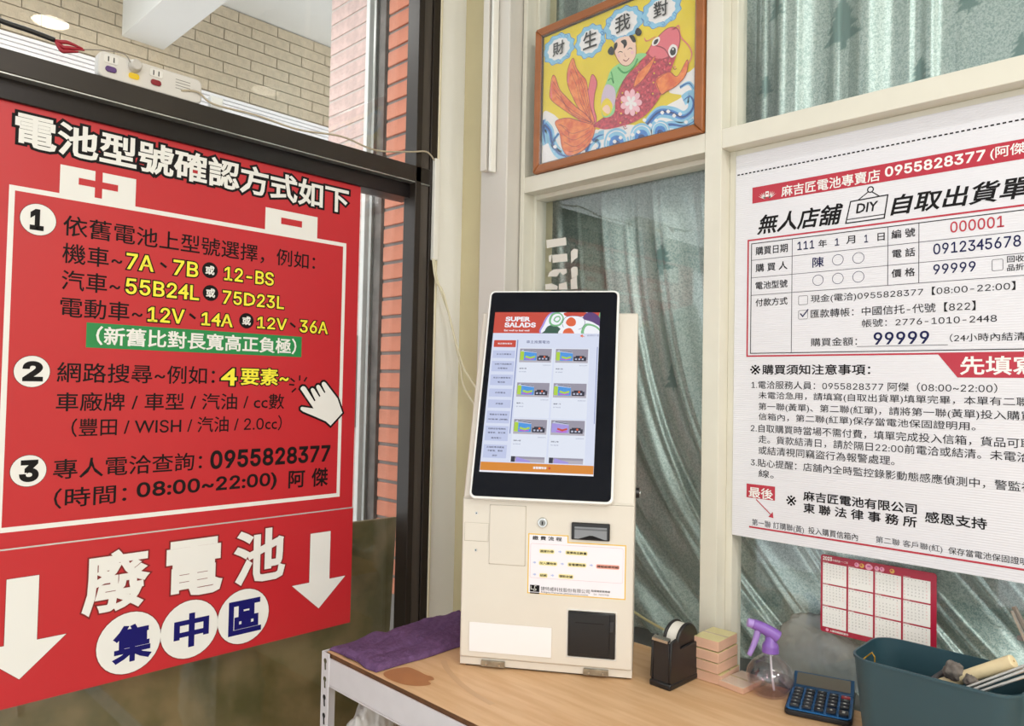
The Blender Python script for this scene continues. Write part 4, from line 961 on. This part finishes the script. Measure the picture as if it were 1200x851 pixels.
# the display
f = Flat(FS); dL, dR, dB, dT = -.1246, .1018, .053, .4062
S4 = lambda x, y: (540+x/3.15, 330+y/3.15)
S7 = lambda x, y: (570+x/6.544, 350+y/6.544)
S8 = lambda x, y: (570+x/7.094, 450+y/7.094)
def e_(n, c, s=.95): return MATS.get(n) or EM(n, c, s)
eW = e_('ui pale blue', '#dfe6fb'); eB = e_('ui sidebar blue', '#c6cff0'); eR = e_('ui red', '#cf4636'); eO = e_('ui orange', '#e08a22'); eK = e_('ui ink', '#3a3d55'); eWW = e_('ui white', '#f6f8ff', 1.0); eG = e_('ui green', '#7fc08a'); eDG = e_('ui dark green', '#2f5a4a'); ePu = e_('ui purple', '#5d3c7c'); eOr = e_('ui egg orange', '#e8663c'); eGy = e_('ui photo grey', '#9b97a8'); eDk = e_('ui photo dark', '#20223a'); eBl = e_('ui box blue', '#4a9be8'); eYg = e_('ui box lime', '#b4d840'); eCard = e_('ui card', '#e9effd'); eGt = e_('ui grey text', '#7d84a6'); eSc = e_('ui scrollbar', '#8390c4'); eVi = e_('ui violet', '#a89ae6')
def su(Qf, x, y): return FS.uv(*Qf(x, y))
w0 = .0004
f.rect(dL, dB, dR, dT, eW, w0)
vb_ = (su(S7, 100, 268)[1]+su(S7, 905, 268)[1])/2
f.rect(dL, vb_, dR, dT, eR, w0+.0002)
lim = lambda p: (max(dL, min(dR, p[0])), max(vb_, min(dT, p[1])))
def sb(pts, mat, k, Qf=S7): f.poly([lim(p) for p in smooth_pts([(*su(Qf, *q), 0) for q in pts], 5, True)], mat, w0+.0002+k*.00008)
f.poly([lim(su(S7, *q)) for q in ((870, 100), (925, 100), (925, 270), (820, 270))], eG, w0+.00026)
sb([(420, 275), (430, 200), (480, 120), (560, 95), (700, 90), (800, 110), (870, 180), (880, 275), (650, 320)], eVi, 1); sb([(430, 275), (445, 200), (490, 125), (570, 105), (700, 100), (790, 115), (850, 190), (865, 275), (650, 320)], eWW, 2)
sb([(480, 180), (500, 120), (560, 108), (595, 150), (570, 205), (510, 215)], eG, 3); sb([(495, 175), (515, 128), (560, 120), (583, 150), (560, 195), (515, 200)], eWW, 4); sb([(515, 168), (530, 140), (560, 135), (570, 160), (545, 185)], eG, 5); sb([(525, 165), (537, 147), (556, 145), (560, 160), (543, 174)], eWW, 6)
sb([(455, 270), (460, 225), (500, 205), (560, 225), (570, 275)], eDG, 3); sb([(420, 275), (470, 240), (500, 275)], eDG, 2.5)
sb([(600, 110), (740, 100), (780, 130), (700, 140), (620, 140)], eR, 3)
sb([(585, 190), (610, 145), (680, 135), (740, 150), (755, 195), (720, 235), (640, 240), (595, 225)], eWW, 5); f.line([lim((p[0], p[1])) for p in smooth_pts([(*su(S7, *q), 0) for q in ((585, 190), (610, 145), (680, 135), (740, 150), (755, 195), (720, 235), (640, 240), (595, 225))], 5, True)], .0009, ePu, w0+.0009)
sb([(610, 190), (625, 158), (655, 145), (685, 170), (680, 205), (640, 215)], eOr, 8)
sb([(560, 275), (570, 235), (620, 215), (690, 225), (710, 275)], eWW, 9); sb([(590, 275), (600, 240), (640, 228), (665, 250), (668, 275)], eOr, 10)
sb([(740, 155), (770, 112), (820, 110), (870, 150), (872, 210), (810, 180)], ePu, 4)
sb([(730, 240), (760, 195), (830, 205), (890, 250), (880, 275), (740, 275)], eG, 6); sb([(750, 245), (775, 210), (830, 220), (870, 255), (860, 275), (760, 275)], eWW, 7)
f.tx('SUPER', S7(148, 142), S7(147, 178), S7(338, 176), eWW, w0+.0009, .045); f.tx('SALADS', S7(140, 186), S7(139, 224), S7(378, 222), eWW, w0+.0009, .045); f.tx('Eat well to feel well', S7(137, 240), S7(136, 254), S7(330, 252), eWW, w0+.0009, .02)
f.poly([su(S7, *q) for q in ((718, 288), (738, 274), (738, 283), (757, 296), (738, 292), (738, 300))][::-1], eOr, w0+.0004)
f.tx('返回商店介面', S7(772, 277), S7(772, 292), S7(862, 290), eGt, w0+.0004, .0)
# sidebar
SB = [(('看店購物電池',), S7, 102, 316, 263, 378, eR), (('多元行車電池',), S7, 92, 395, 255, 462, eB), (('全新汽車啟動用', '充電電池'), S7, 80, 476, 250, 565, eB), (('免加水機車專用', '電池組'), S7, 72, 580, 245, 672, eB), (('四季電池',), S7, 62, 688, 236, 760, eB), (('充電器',), S7, 55, 772, 232, 845, eB),
      (('電動自行車專用', '深循環 (膠體)'), S8, 45, 220, 232, 335, eB), (('超靜音發電機組', '露營車、救災車', '備用電力'), S8, 32, 345, 220, 482, eB), (('太陽能專用蓄電', '不斷電、電梯', '消防'), S8, 18, 500, 210, 626, eB)]
usb0 = su(S7, 92, 395)[0]+.004; usb1 = usb0+.0475
for lines, Qf, xa, ya, xb, yb, m in SB:
    va_, vb2 = su(Qf, xa, ya)[1], su(Qf, xb, yb)[1]; u0_ = dL+.004; u1_ = u0_+.0475
    f.poly(rrect(u0_, u1_, vb2+.001, va_-.001, .0015 if m is eR else .0004), m, w0+.0003); H_ = va_-vb2; n = len(lines)
    for k, s_ in enumerate(lines):
        vc = va_-H_*(k+.5+(.25 if n > 1 else 0)*(1 if k == 0 else -1)*.5)/n; half = .0018; wd = len(s_)*.0026
        f.text(s_, (u0_+u1_)/2-wd, vc-half, (u0_+u1_)/2+wd, vc+half, eWW if m is eR else eK, w0+.0006, .01)
us = dL+.054; f.rect(us, su(S8, 240, 415)[1], us+.0022, su(S7, 280, 318)[1], eSc, w0+.0003)
f.rect(dR-.0035, su(S8, 940, 335)[1], dR-.002, su(S7, 885, 372)[1], eSc, w0+.0003)
f.tx('車主推薦電池', S7(308, 322), S7(307, 346), S7(486, 346), eGt, w0+.0004, .015)
# product cards
cuL = [dL+.0605, dL+.1365]; CW = .0715
rows_ = [su(S7, 300, 385)[1], su(S7, 270, 652)[1]+.002, su(S8, 270, 298)[1]+.001, su(S8, 250, 603)[1]]
names = (('機車5號', '機車7號'), ('機車 7L', '機車 7B'), ('機車14號', '機車10號'), ('', ''))
vO = (su(S8, 5, 655)[1]+su(S8, 935, 678)[1])/2
for r in range(4):
    for c in range(2):
        u0_ = cuL[c]; v1_ = rows_[r]; v0_ = max(v1_-.076, vO+.002)
        f.rect(u0_-.001, v0_, u0_+CW, v1_+.002, eCard, w0+.0003)
        ph = max(v1_-.031, v0_); f.rect(u0_+.001, ph, u0_+CW-.003, v1_, eGy, w0+.0004)
        f.rect(u0_+.001, ph, u0_+CW-.003, min(v1_, ph+.007), e_('ui photo floor', '#b9b4c0'), w0+.0005)
        if r < 3:
            lm = eVi if (r, c) == (2, 1) else eYg; bm_ = eVi if (r, c) == (2, 1) else eBl
            f.rect(u0_+.0025, ph+.005, u0_+.0105, v1_-.006-.001*c, lm, w0+.0006)
            f.poly([(u0_+.0105, ph+.0045), (u0_+.037, ph+.0045), (u0_+.037, v1_-.010), (u0_+.0105, v1_-.006)], bm_, w0+.0006)
            f.poly([(u0_+.003, v1_-.006), (u0_+.008, v1_-.002), (u0_+.036, v1_-.006), (u0_+.037, v1_-.010)], e_('ui lid white', '#c9cfe8'), w0+.0007); f.line([(u0_+.009, v1_-.0035), (u0_+.036, v1_-.0075)], .0014, eDk, w0+.0008)
            f.line([(u0_+.014, ph+.013), (u0_+.024, ph+.010), (u0_+.034, ph+.013)], .004, eYg if bm_ is eBl else eR, w0+.0008); f.line([(u0_+.012, ph+.008), (u0_+.022, ph+.0065), (u0_+.033, ph+.008)], .0022, e_('ui magenta', '#c85ad0'), w0+.0008)
            f.rect(u0_+.039, ph+.004, u0_+.065, ph+.0135, eDk, w0+.0006); f.rect(u0_+.043, ph+.0135, u0_+.061, ph+.016, eDk, w0+.0006); f.disc(u0_+.054, ph+.0125, .0022, eOr, w0+.0008, 12)
            for kk in range(3): f.rect(u0_+.042+kk*.007, ph+.0065, u0_+.046+kk*.007, ph+.010, e_('ui label white', '#c0c4dc'), w0+.0008)
            f.text(names[r][c], u0_+.003, ph-.0155, u0_+.018, ph-.0125, eK, w0+.0006, .01); f.text('NT 850元', u0_+.003, ph-.0225, u0_+.018, ph-.020, eGt, w0+.0006, .01); f.text('點選看說明', u0_+.052, ph-.0070, u0_+.068, ph-.0052, eGt, w0+.0006, .0)
        else:
            f.rect(u0_+.001, v0_, u0_+.009, v1_, eDk, w0+.0006); f.poly([(u0_+.010, v0_), (u0_+.012, v1_-.001), (u0_+.040, v0_+.003), (u0_+.040, v0_)], eVi, w0+.0007)
f.rect(dL+.0008, dB+.0035, dR-.0005, vO, eO, w0+.0005)
f.rect(dL, dB, dR, dB+.003, eWW, w0+.0005)
f.tx('查看購物車', S8(387, 690), S8(387, 712), S8(500, 710), eWW, w0+.0008, .03); c = su(S8, 525, 703); f.disc(c[0], c[1], .0024, eR, w0+.0008, 14)
dsp = f.build('display', ts)
for o in CORDS:
    o.parent = rt; o.matrix_parent_inverse = (Matrix.Translation(KO) @ Matrix.Rotation(KTH, 4, 'Z')).inverted()

# ================================================================== SMALL THINGS ON THE TABLE
# tape dispenser
t = thing('tape_dispenser', 'black tape dispenser with a white tape roll, beside the sticky notes', 'dispenser', (-.772, 1.205, TZ), math.radians(-1))
bm = bmesh.new(); prism(bm, [(0.004, .010), (0, .018), (.004, .088), (.022, .092), (.034, .070), (.06, .072), (.112, .072), (.118, .018), (.116, .010)], -.0225, -.0175, 'x'); obj('side_wall', bm, M_plb, t, .002)
bm = bmesh.new(); prism(bm, [(0.004, .010), (0, .018), (.004, .088), (.022, .092), (.034, .070), (.06, .072), (.112, .072), (.118, .018), (.116, .010)], .0175, .0225, 'x'); obj('side_wall', bm, M_plb, t, .002)
obj('base', mkbox(-.0235, .0235, -.001, .119, 0, .012), M_plb, t, .003)
obj('front_plate', mkbox(-.0175, .0175, .003, .009, .010, .084), P('glossy black', '#232326', .15), t, .001)
obj('core_block', mkbox(-.0174, .0174, .009, .115, .010, .055), M_plb, t, .002)
for s_ in (-1, 1):
    bm = bmesh.new(); cyl(bm, (s_*.0115, .068, .073), (s_*.0175, .068, .073), .038, .036, 36); obj('hub_cover', bm, M_plb, t, .002)
bm = bmesh.new()
ro, ri = .034, .022
for k in range(40):
    a, b_ = 2*math.pi*k/40, 2*math.pi*(k+1)/40
    q = [(.068+r*math.cos(x), .073+r*math.sin(x)) for r, x in ((ri, a), (ro, a), (ro, b_), (ri, b_))]; prism(bm, q, -.0105, .0105, 'x')
bmesh.ops.remove_doubles(bm, verts=bm.verts, dist=1e-6)
obj('tape_roll', bm, P('white tape', '#e8e4da', .35), t)
bm = bmesh.new(); prism(bm, [(-.002, .086), (.008, .088), (.008, .094), (-.002, .091)], -.0172, .0172, 'x'); obj('cutter', bm, M_chrome, t)
# sticky note pads
M_np = P('peach paper', '#e7bba0', .8, var=.06, vscale=120, stretch=(.1, .1, 1)); M_ny = P('yellow paper', '#e3d79a', .8)
M_film = GL('thin wrap film', (.98, .98, .98), .12, 1.35, .8)
def pad(nm, x, y, z, rz, lbl, mtop, h=.0195):
    t = thing(nm, lbl, 'notes', (x, y, z), rz, 'sticky note pads')
    obj('paper_block', mkbox(-.026, .026, -.038, .038, 0.0004, h-.0006), M_np, t, .0006); obj('top_sheet', mkbox(-.0258, .0258, -.0378, .0378, h-.0006, h), mtop, t)
    obj('wrap_seam', mkbox(-.0262, .0262, -.003, .003, h, h+.0003), P('clear film seam', '#d8c4a0', .2), t)
    obj('film', mkbox(-.0268, .0268, -.0388, .0388, 0.0001, h+.0008), M_film, t)
lv = ('lowest', 'second from below', 'third from below', 'topmost')
for k in range(4):
    pad('note_pad', -.727+(.0025, -.001, .0, -.0015)[k], 1.333+(.003, 0, -.001, 0)[k], TZ+.0208*k, math.radians((2, -1, 0, 1)[k]), 'pad of peach sticky notes in clear wrap, %s of the stack' % lv[k], M_ny)
pad('note_pad', -.672, 1.333, TZ, math.radians(-6), 'flat wrapped pad of pale notes lying beside the stack', P('pale pink paper', '#e0cbb8', .8), .0115)
# spray bottle
t = thing('spray_bottle', 'clear round spray bottle with a purple trigger head', 'bottle', (-.618, 1.335, TZ))
M_pet = GL('clear plastic', (.95, .94, .97), .05, 1.9)
prof = [(.0001, .001), (.026, .001), (.031, .004), (.040, .020), (.0425, .032), (.040, .045), (.031, .058), (.019, .068), (.0125, .074), (.0125, .082)]
bm = bmesh.new(); lathe(bm, [(p[0], p[2]) for p in smooth_pts([(a, 0, b) for a, b in prof], 4)], 40); obj('bottle_body', bm, M_pet, t, smooth=True)
bm = bmesh.new(); lathe(bm, [(.0001, .003), (.025, .003), (.030, .006), (.0385, .021), (.0402, .028), (.0001, .0282)], 40); obj('liquid', bm, GL('pinkish water', (.88, .80, .82), .0, 1.33), t, smooth=False)
M_pu = P('purple plastic', '#8a62b8', .3, var=.1, vscale=30)
bm = bmesh.new(); lathe(bm, [(.0001, .076), (.0155, .076), (.0155, .078), (.0148, .080), (.0152, .082), (.0148, .084), (.0152, .086), (.014, .090), (.010, .096), (.009, .106), (.0001, .106)], 28); obj('collar', bm, M_pu, t, smooth=True)
# head points towards the left along -x and a bit to the viewer
hd = Vector((-.80, -.60, 0))
def HP(a, z): return (hd.x*a, hd.y*a, z)
bm = bmesh.new(); tube(bm, [HP(-.012, .104), HP(0, .112), HP(.016, .120), HP(.032, .126)], lambda s_: .0125-.0035*s_, 14); obj('trigger_head', bm, M_pu, t, smooth=True)
bm = bmesh.new(); cyl(bm, HP(.028, .125), HP(.042, .128), .0085, .0078, 18); obj('nozzle', bm, P('light purple plastic', '#a88ad0', .3), t, .0015)
bm = bmesh.new(); tube(bm, [HP(.022, .116), HP(.026, .100), HP(.031, .085), HP(.038, .068)], lambda s_: .0065-.002*s_, 10); obj('trigger', bm, MATS['light purple plastic'], t, smooth=True)
bm = bmesh.new(); tube(bm, [(0, 0, .078), (.002, .002, .04), (.006, .004, .006)], .002, 8); obj('dip_tube', bm, P('white tube', '#e6e4e8', .3), t, smooth=True)
# calculator
ct = Vector((-.562, 1.268, TZ)); ang = math.atan2(1.296-1.268, .090)
t = thing('calculator', 'blue desk calculator with black keys and tilted display, beside the bin', 'calculator', ct, ang)
bm = bmesh.new(); prism(bm, rrect(0, .108, 0, .150, .010), .001, .010); obj('case', bm, P('black case', '#1b1c22', .4), t, .002)
bm = bmesh.new(); prism(bm, rrect(.002, .106, .002, .110, .008), .010, .0125); obj('face_plate', bm, P('metallic blue', '#2b6fb0', .25, .6), t, .001)
bm = bmesh.new(); prism(bm, [(.110, .010), (.148, .010), (.150, .026), (.146, .028), (.110, .0125)], .002, .106, 'x'); obj('display_housing', bm, P('dark blue plastic', '#22486b', .3), t, .001)
bm = bmesh.new(); prism(bm, [(.115, .0142), (.143, .0262), (.1427, .0272), (.1145, .0152)], .008, .100, 'x'); obj('display_window', bm, P('lcd grey', '#6a665c', .2), t)
keys = []
for c in range(5):
    for r in range(6):
        if r == 0 and c >= 3: continue
        big = (r == 1 and c >= 3)
        x = .008+c*.0195; y = .010+r*.0158
        if c >= 3: y = .008+r*.0158 if not big else .010
        hgt = .021 if big else .0105; z = .016
        bm = bmesh.new(); prism(bm, rrect(x, x+.0155, y, y+hgt, .003, 3), .0122, z)
        rd = (c == 4 and r == 5)
        k_ = obj('key', bm, P('red key', '#a8323a', .35) if rd else P('black key', '#22242b', .35), t, .0012)
        f = Flat(); s_ = (('0', '1', '4', '7', 'M', 'C'), ('0', '2', '5', '8', 'M', '%'), ('.', '3', '6', '9', 'M', '/'), ('', '+', '-', 'x', '/', '>'), ('', '=', '+', '-', 'C', 'A'))[c][r]
        if s_: f.text(s_, x+.0055, y+hgt*.3, x+.010, y+hgt*.7, M_white, .0002, .03); f.build('legend', k_, Matrix.Translation((0, 0, z)))

# bin
t = thing('storage_bin', 'dark teal plastic bin holding tools at the right end of the table', 'bin', (-.322, 1.278, TZ))
M_bin = P('dark teal plastic', '#2c4a54', .45, var=.04, vscale=20)
bm = bmesh.new()
def ringv(hx, hy, r, z): return [bm.verts.new((x, y, z)) for x, y in rrect(-hx, hx, -hy, hy, r, 6)]
R = [ringv(.098, .058, .028, .002), ringv(.112, .072, .036, .146), ringv(.1135, .0735, .037, .146), ringv(.1135, .0735, .037, .150), ringv(.1105, .0705, .035, .150), ringv(.1105, .0705, .035, .146), ringv(.0965, .0565, .027, .006)]
for a, b_ in zip(R, R[1:]):
    for i in range(len(a)): bm.faces.new((a[i], a[(i+1) % len(a)], b_[(i+1) % len(a)], b_[i]))
bm.faces.new(R[0][::-1]); bm.faces.new(R[-1]); obj('tub', bm, M_bin, t, smooth=False)
for p in t.children[0].data.polygons: p.use_smooth = True
t.children[0].data.set_sharp_from_angle(angle=math.radians(50))
BZ = 1.06
def bx(px, py, y): return on_y(px, py, y)
# wooden handled tool
t2 = thing('wooden_handle', 'pale round wooden tool handle sticking out of the bin', 'tool', (-.30, 1.27, TZ+.05)); off = Vector((-.30, 1.27, TZ+.05))
pa, pb = on_y(1135, 792, 1.27), on_y(1188, 775, 1.262)
dr = (pb-pa).normalized(); pa2 = pa-dr*.05
bm = bmesh.new(); cyl(bm, pa2-off, pb-off, .0085, .0095, 24); obj('handle', bm, P('pale wood', '#e8d5aa', .55, var=.12, vscale=20, stretch=(1, 1, 1)), t2, .0015)
bm = bmesh.new(); cyl(bm, pb-off+dr*.0001, pb-off+dr*.0004, .0015, .0015, 10); obj('end_pith', bm, P('pith', '#a8854f', .7), t2)
# metal rods
for k, (a, b_, yy) in enumerate((((1146, 801), (1215, 775), 1.246), ((1152, 804), (1215, 780), 1.240), ((1160, 807), (1215, 788), 1.234))):
    p0, p1 = on_y(*a, yy), on_y(*b_, yy+.01); d = (p1-p0).normalized(); bm = bmesh.new(); cyl(bm, p0-d*.06, p1, .0022, .0022, 12)
    o = obj('steel_rod', bm, P('steel rod', '#c4c2be', .3, .8), smooth=False); tag(o, 'thin steel rod leaning in the bin, %s' % ('nearest the wooden handle', 'middle of the three rods', 'lowest and nearest the bin rim')[k], 'rod', 'steel rods in the bin')
p = on_y(1118, 782, 1.27); crumple('glove', (p.x, p.y, p.z-.006), (.013, .012, .015), P('dirty grey fabric', '#7a726b', .9, var=.35, vscale=120, bump=.6), 2.0, 'grubby grey rag with rounded top inside the bin', 'rag', 4, .3)
p = on_y(1138, 795, 1.262); crumple('glove', (p.x, p.y, p.z-.004), (.010, .009, .009), MATS['dirty grey fabric'], 8.0, 'small rough grey lump against the wooden handle', 'rag', 4, .3)
p = on_y(1100, 792, 1.29); bm = bmesh.new(); tube(bm, [on_y(1092, 797, 1.27), on_y(1105, 788, 1.285), on_y(1115, 780, 1.29)], .004, 8); o = obj('dark_strap', bm, P('dark strap', '#4a474a', .7), smooth=True); tag(o, 'dark grey strap beside the rag in the bin', 'strap')
# gold clip on bin's left end
off = Vector((-.40, 1.25, TZ+.14))
pts = [on_y(1009, 775, 1.245), on_y(1015, 770, 1.25), on_y(1022, 765, 1.25), on_y(1025, 770, 1.25), on_y(1025, 781, 1.25)]
bm = bmesh.new(); tube(bm, pts, .0012, 8, 1); o = obj('brass_clip', bm, P('brass', '#d9a63a', .3, .6)); tag(o, 'yellow brass clip inside the left end of the bin', 'clip')
# metal bar at far right
t2 = thing('metal_clamp', 'dark steel bar tool rising out of the bin at the right', 'tool', on_y(1215, 790, 1.27)); off = t2.location.copy()
q0, q1, q2 = on_y(1188, 711, 1.27), on_y(1203, 740, 1.27), on_y(1222, 785, 1.27)
bm = bmesh.new(); tube(bm, [q0-off, q1-off, q2-off], .0035, 4, 1); obj('bar', bm, P('dull steel', '#8f8880', .35, .7), t2)
bm = bmesh.new(); tube(bm, [on_y(1186, 716, 1.266)-off, on_y(1199, 745, 1.266)-off, on_y(1218, 788, 1.266)-off], .0022, 4, 1); obj('edge_bar', bm, MATS['steel rod'], t2)
bm = bmesh.new(); box(bm, -.004, .004, -.003, .003, -.003, .003); obj('jaw', bm, M_steel, t2, .0005, loc=on_y(1196, 748, 1.27)-off)

# calendar on the glass
FC = Fr((-.55, 1.4405, 1.05), (1, 0, 0), (0, 0, 1))
rt = thing('wall_calendar', 'red 2023 year calendar with twelve white month boxes, on the glass', 'calendar', mw=FC.M)
Cc = lambda x, y: (950+x/7.094, 640+y/7.094)
c0 = FC.uv(*Cc(92, 65)); c1 = FC.uv(*Cc(1060, 235)); c2 = FC.uv(*Cc(72, 700))
u0_, u1_, v1_, v0_ = FC.uv(*Cc(84, 400))[0], FC.uv(*Cc(1048, 500))[0], c0[1], c2[1]
bm = bmesh.new(); prism(bm, rrect(u0_, u1_, v0_, v1_, .005), 0, .0008); obj('card', bm, P('calendar red', '#a81e3a', .25), rt)
f = Flat(FC); w_ = .0011; cw = (u1_-u0_-.010)/4; chh = (v1_-v0_)*.262; vtop = v1_-.0155
import calendar as _cal
for m in range(12):
    c, r = m % 4, m//4; xx = u0_+.004+c*cw; yy = vtop-r*(chh+.0028)-(.0 if r else 0)
    f.rect(xx, yy-chh, xx+cw-.0035, yy, M_white, w_)
    f.text(('January', 'February', 'March', 'April', 'May', 'June', 'July', 'August', 'September', 'October', 'November', 'December')[m], xx, yy+.0005, xx+.011, yy+.0022, M_white, w_, .01)
    d0 = _cal.monthrange(2023, m+1); start = (d0[0]+1) % 7
    for k, s_ in enumerate('SMTWTFS'): f.text(s_, xx+.0015+k*(cw-.006)/7, yy-.004, xx+.003+k*(cw-.006)/7, yy-.0022, M_tg, w_+.0003, .02)
    for d in range(1, d0[1]+1):
        k = start+d-1; cc, rr = k % 7, k//7; x = xx+.0013+cc*(cw-.006)/7; y = yy-.0075-rr*(chh-.009)/5.2
        f.text(str(d), x, y-.0010, x+(.0022 if d > 9 else .0012), y+.0012, P('calendar holiday red', '#d0404c', .4) if cc in (0, 6) else M_tg, w_+.0003, .0)
f.text('2023', u0_+.004, v1_-.0105, u0_+.021, v1_-.003, M_white, w_, .04); f.text('中華民國一一二年', u0_+.022, v1_-.0105, u0_+.050, v1_-.0065, M_white, w_, .0)
f.text('人壽保險經紀股份', u0_+.018, v0_+.0025, u0_+.052, v0_+.0065, M_white, w_, .02); f.disc(u0_+.013, v0_+.0048, .0028, P('calendar pink', '#e8a0b8', .4), w_)
for k, (x, cl_) in enumerate(((.066, 0), (.075, 1), (.087, 0), (.090, 0), (.101, 0), (.110, 0), (.127, 1))):
    f.disc(u0_+x, v1_-.009, .0042 if k != 2 else .006, MATS['calendar pink'] if not cl_ else P('calendar gold', '#d8a850', .4), w_+.0001*k, 12); f.disc(u0_+x-.001, v1_-.008, .0018, M_rp if cl_ else P('calendar rose', '#c05890', .4), w_+.0002+.0001*k, 10)
f.build('print', rt)
# torn tape pieces on the left pane
FG = Fr((-1.2, 1.4415, 1.6), (1, 0, 0), (0, 0, 1))
rt = thing('torn_stickers', 'torn white sticker scraps on the glass above the kiosk', 'sticker', mw=FG.M)
S3 = lambda x, y: (480+x/3.153, 180+y/3.153)
for pts in ([(506, 320), (578, 310), (580, 338), (508, 350)], [(515, 378), (526, 374), (522, 402), (516, 398)], [(528, 375), (582, 370), (584, 398), (530, 404)], [(512, 455), (518, 438), (535, 428), (580, 426), (582, 440), (568, 450), (556, 438), (545, 455)],
            [(502, 483), (525, 480), (548, 490), (546, 503), (503, 503)], [(553, 482), (580, 475), (584, 503), (552, 503)], [(597, 362), (608, 352), (622, 355), (620, 385), (610, 392), (598, 405)], [(597, 425), (608, 418), (620, 420), (622, 450), (600, 462)], [(596, 466), (618, 452), (620, 500), (597, 502)]):
    bm = bmesh.new(); prism(bm, [FG.uv(*S3(*p)) for p in pts], 0, .0012); obj('scrap', bm, P('torn paper', '#e6e2da', .7), rt)

# things behind the glass
crumple('plastic_bag', (-.60, 1.492, .925), (.085, .022, .085), P('grey plastic bag', '#9ba09e', .22, var=.15, vscale=12), 4.0, 'grey crumpled plastic bag behind the glass right of the spray bottle', 'bag', 5, .16)
p0, p1, p2 = on_y(735, 712, 1.49), on_y(758, 727, 1.49), on_y(778, 738, 1.49)
bm = bmesh.new(); tube(bm, [p0, p1, p2], .003, 8, 1); o = obj('yellow_tube', bm, P('cream tube', '#d8cf9c', .4)); tag(o, 'cream coloured tube behind the glass beside the kiosk', 'tube')
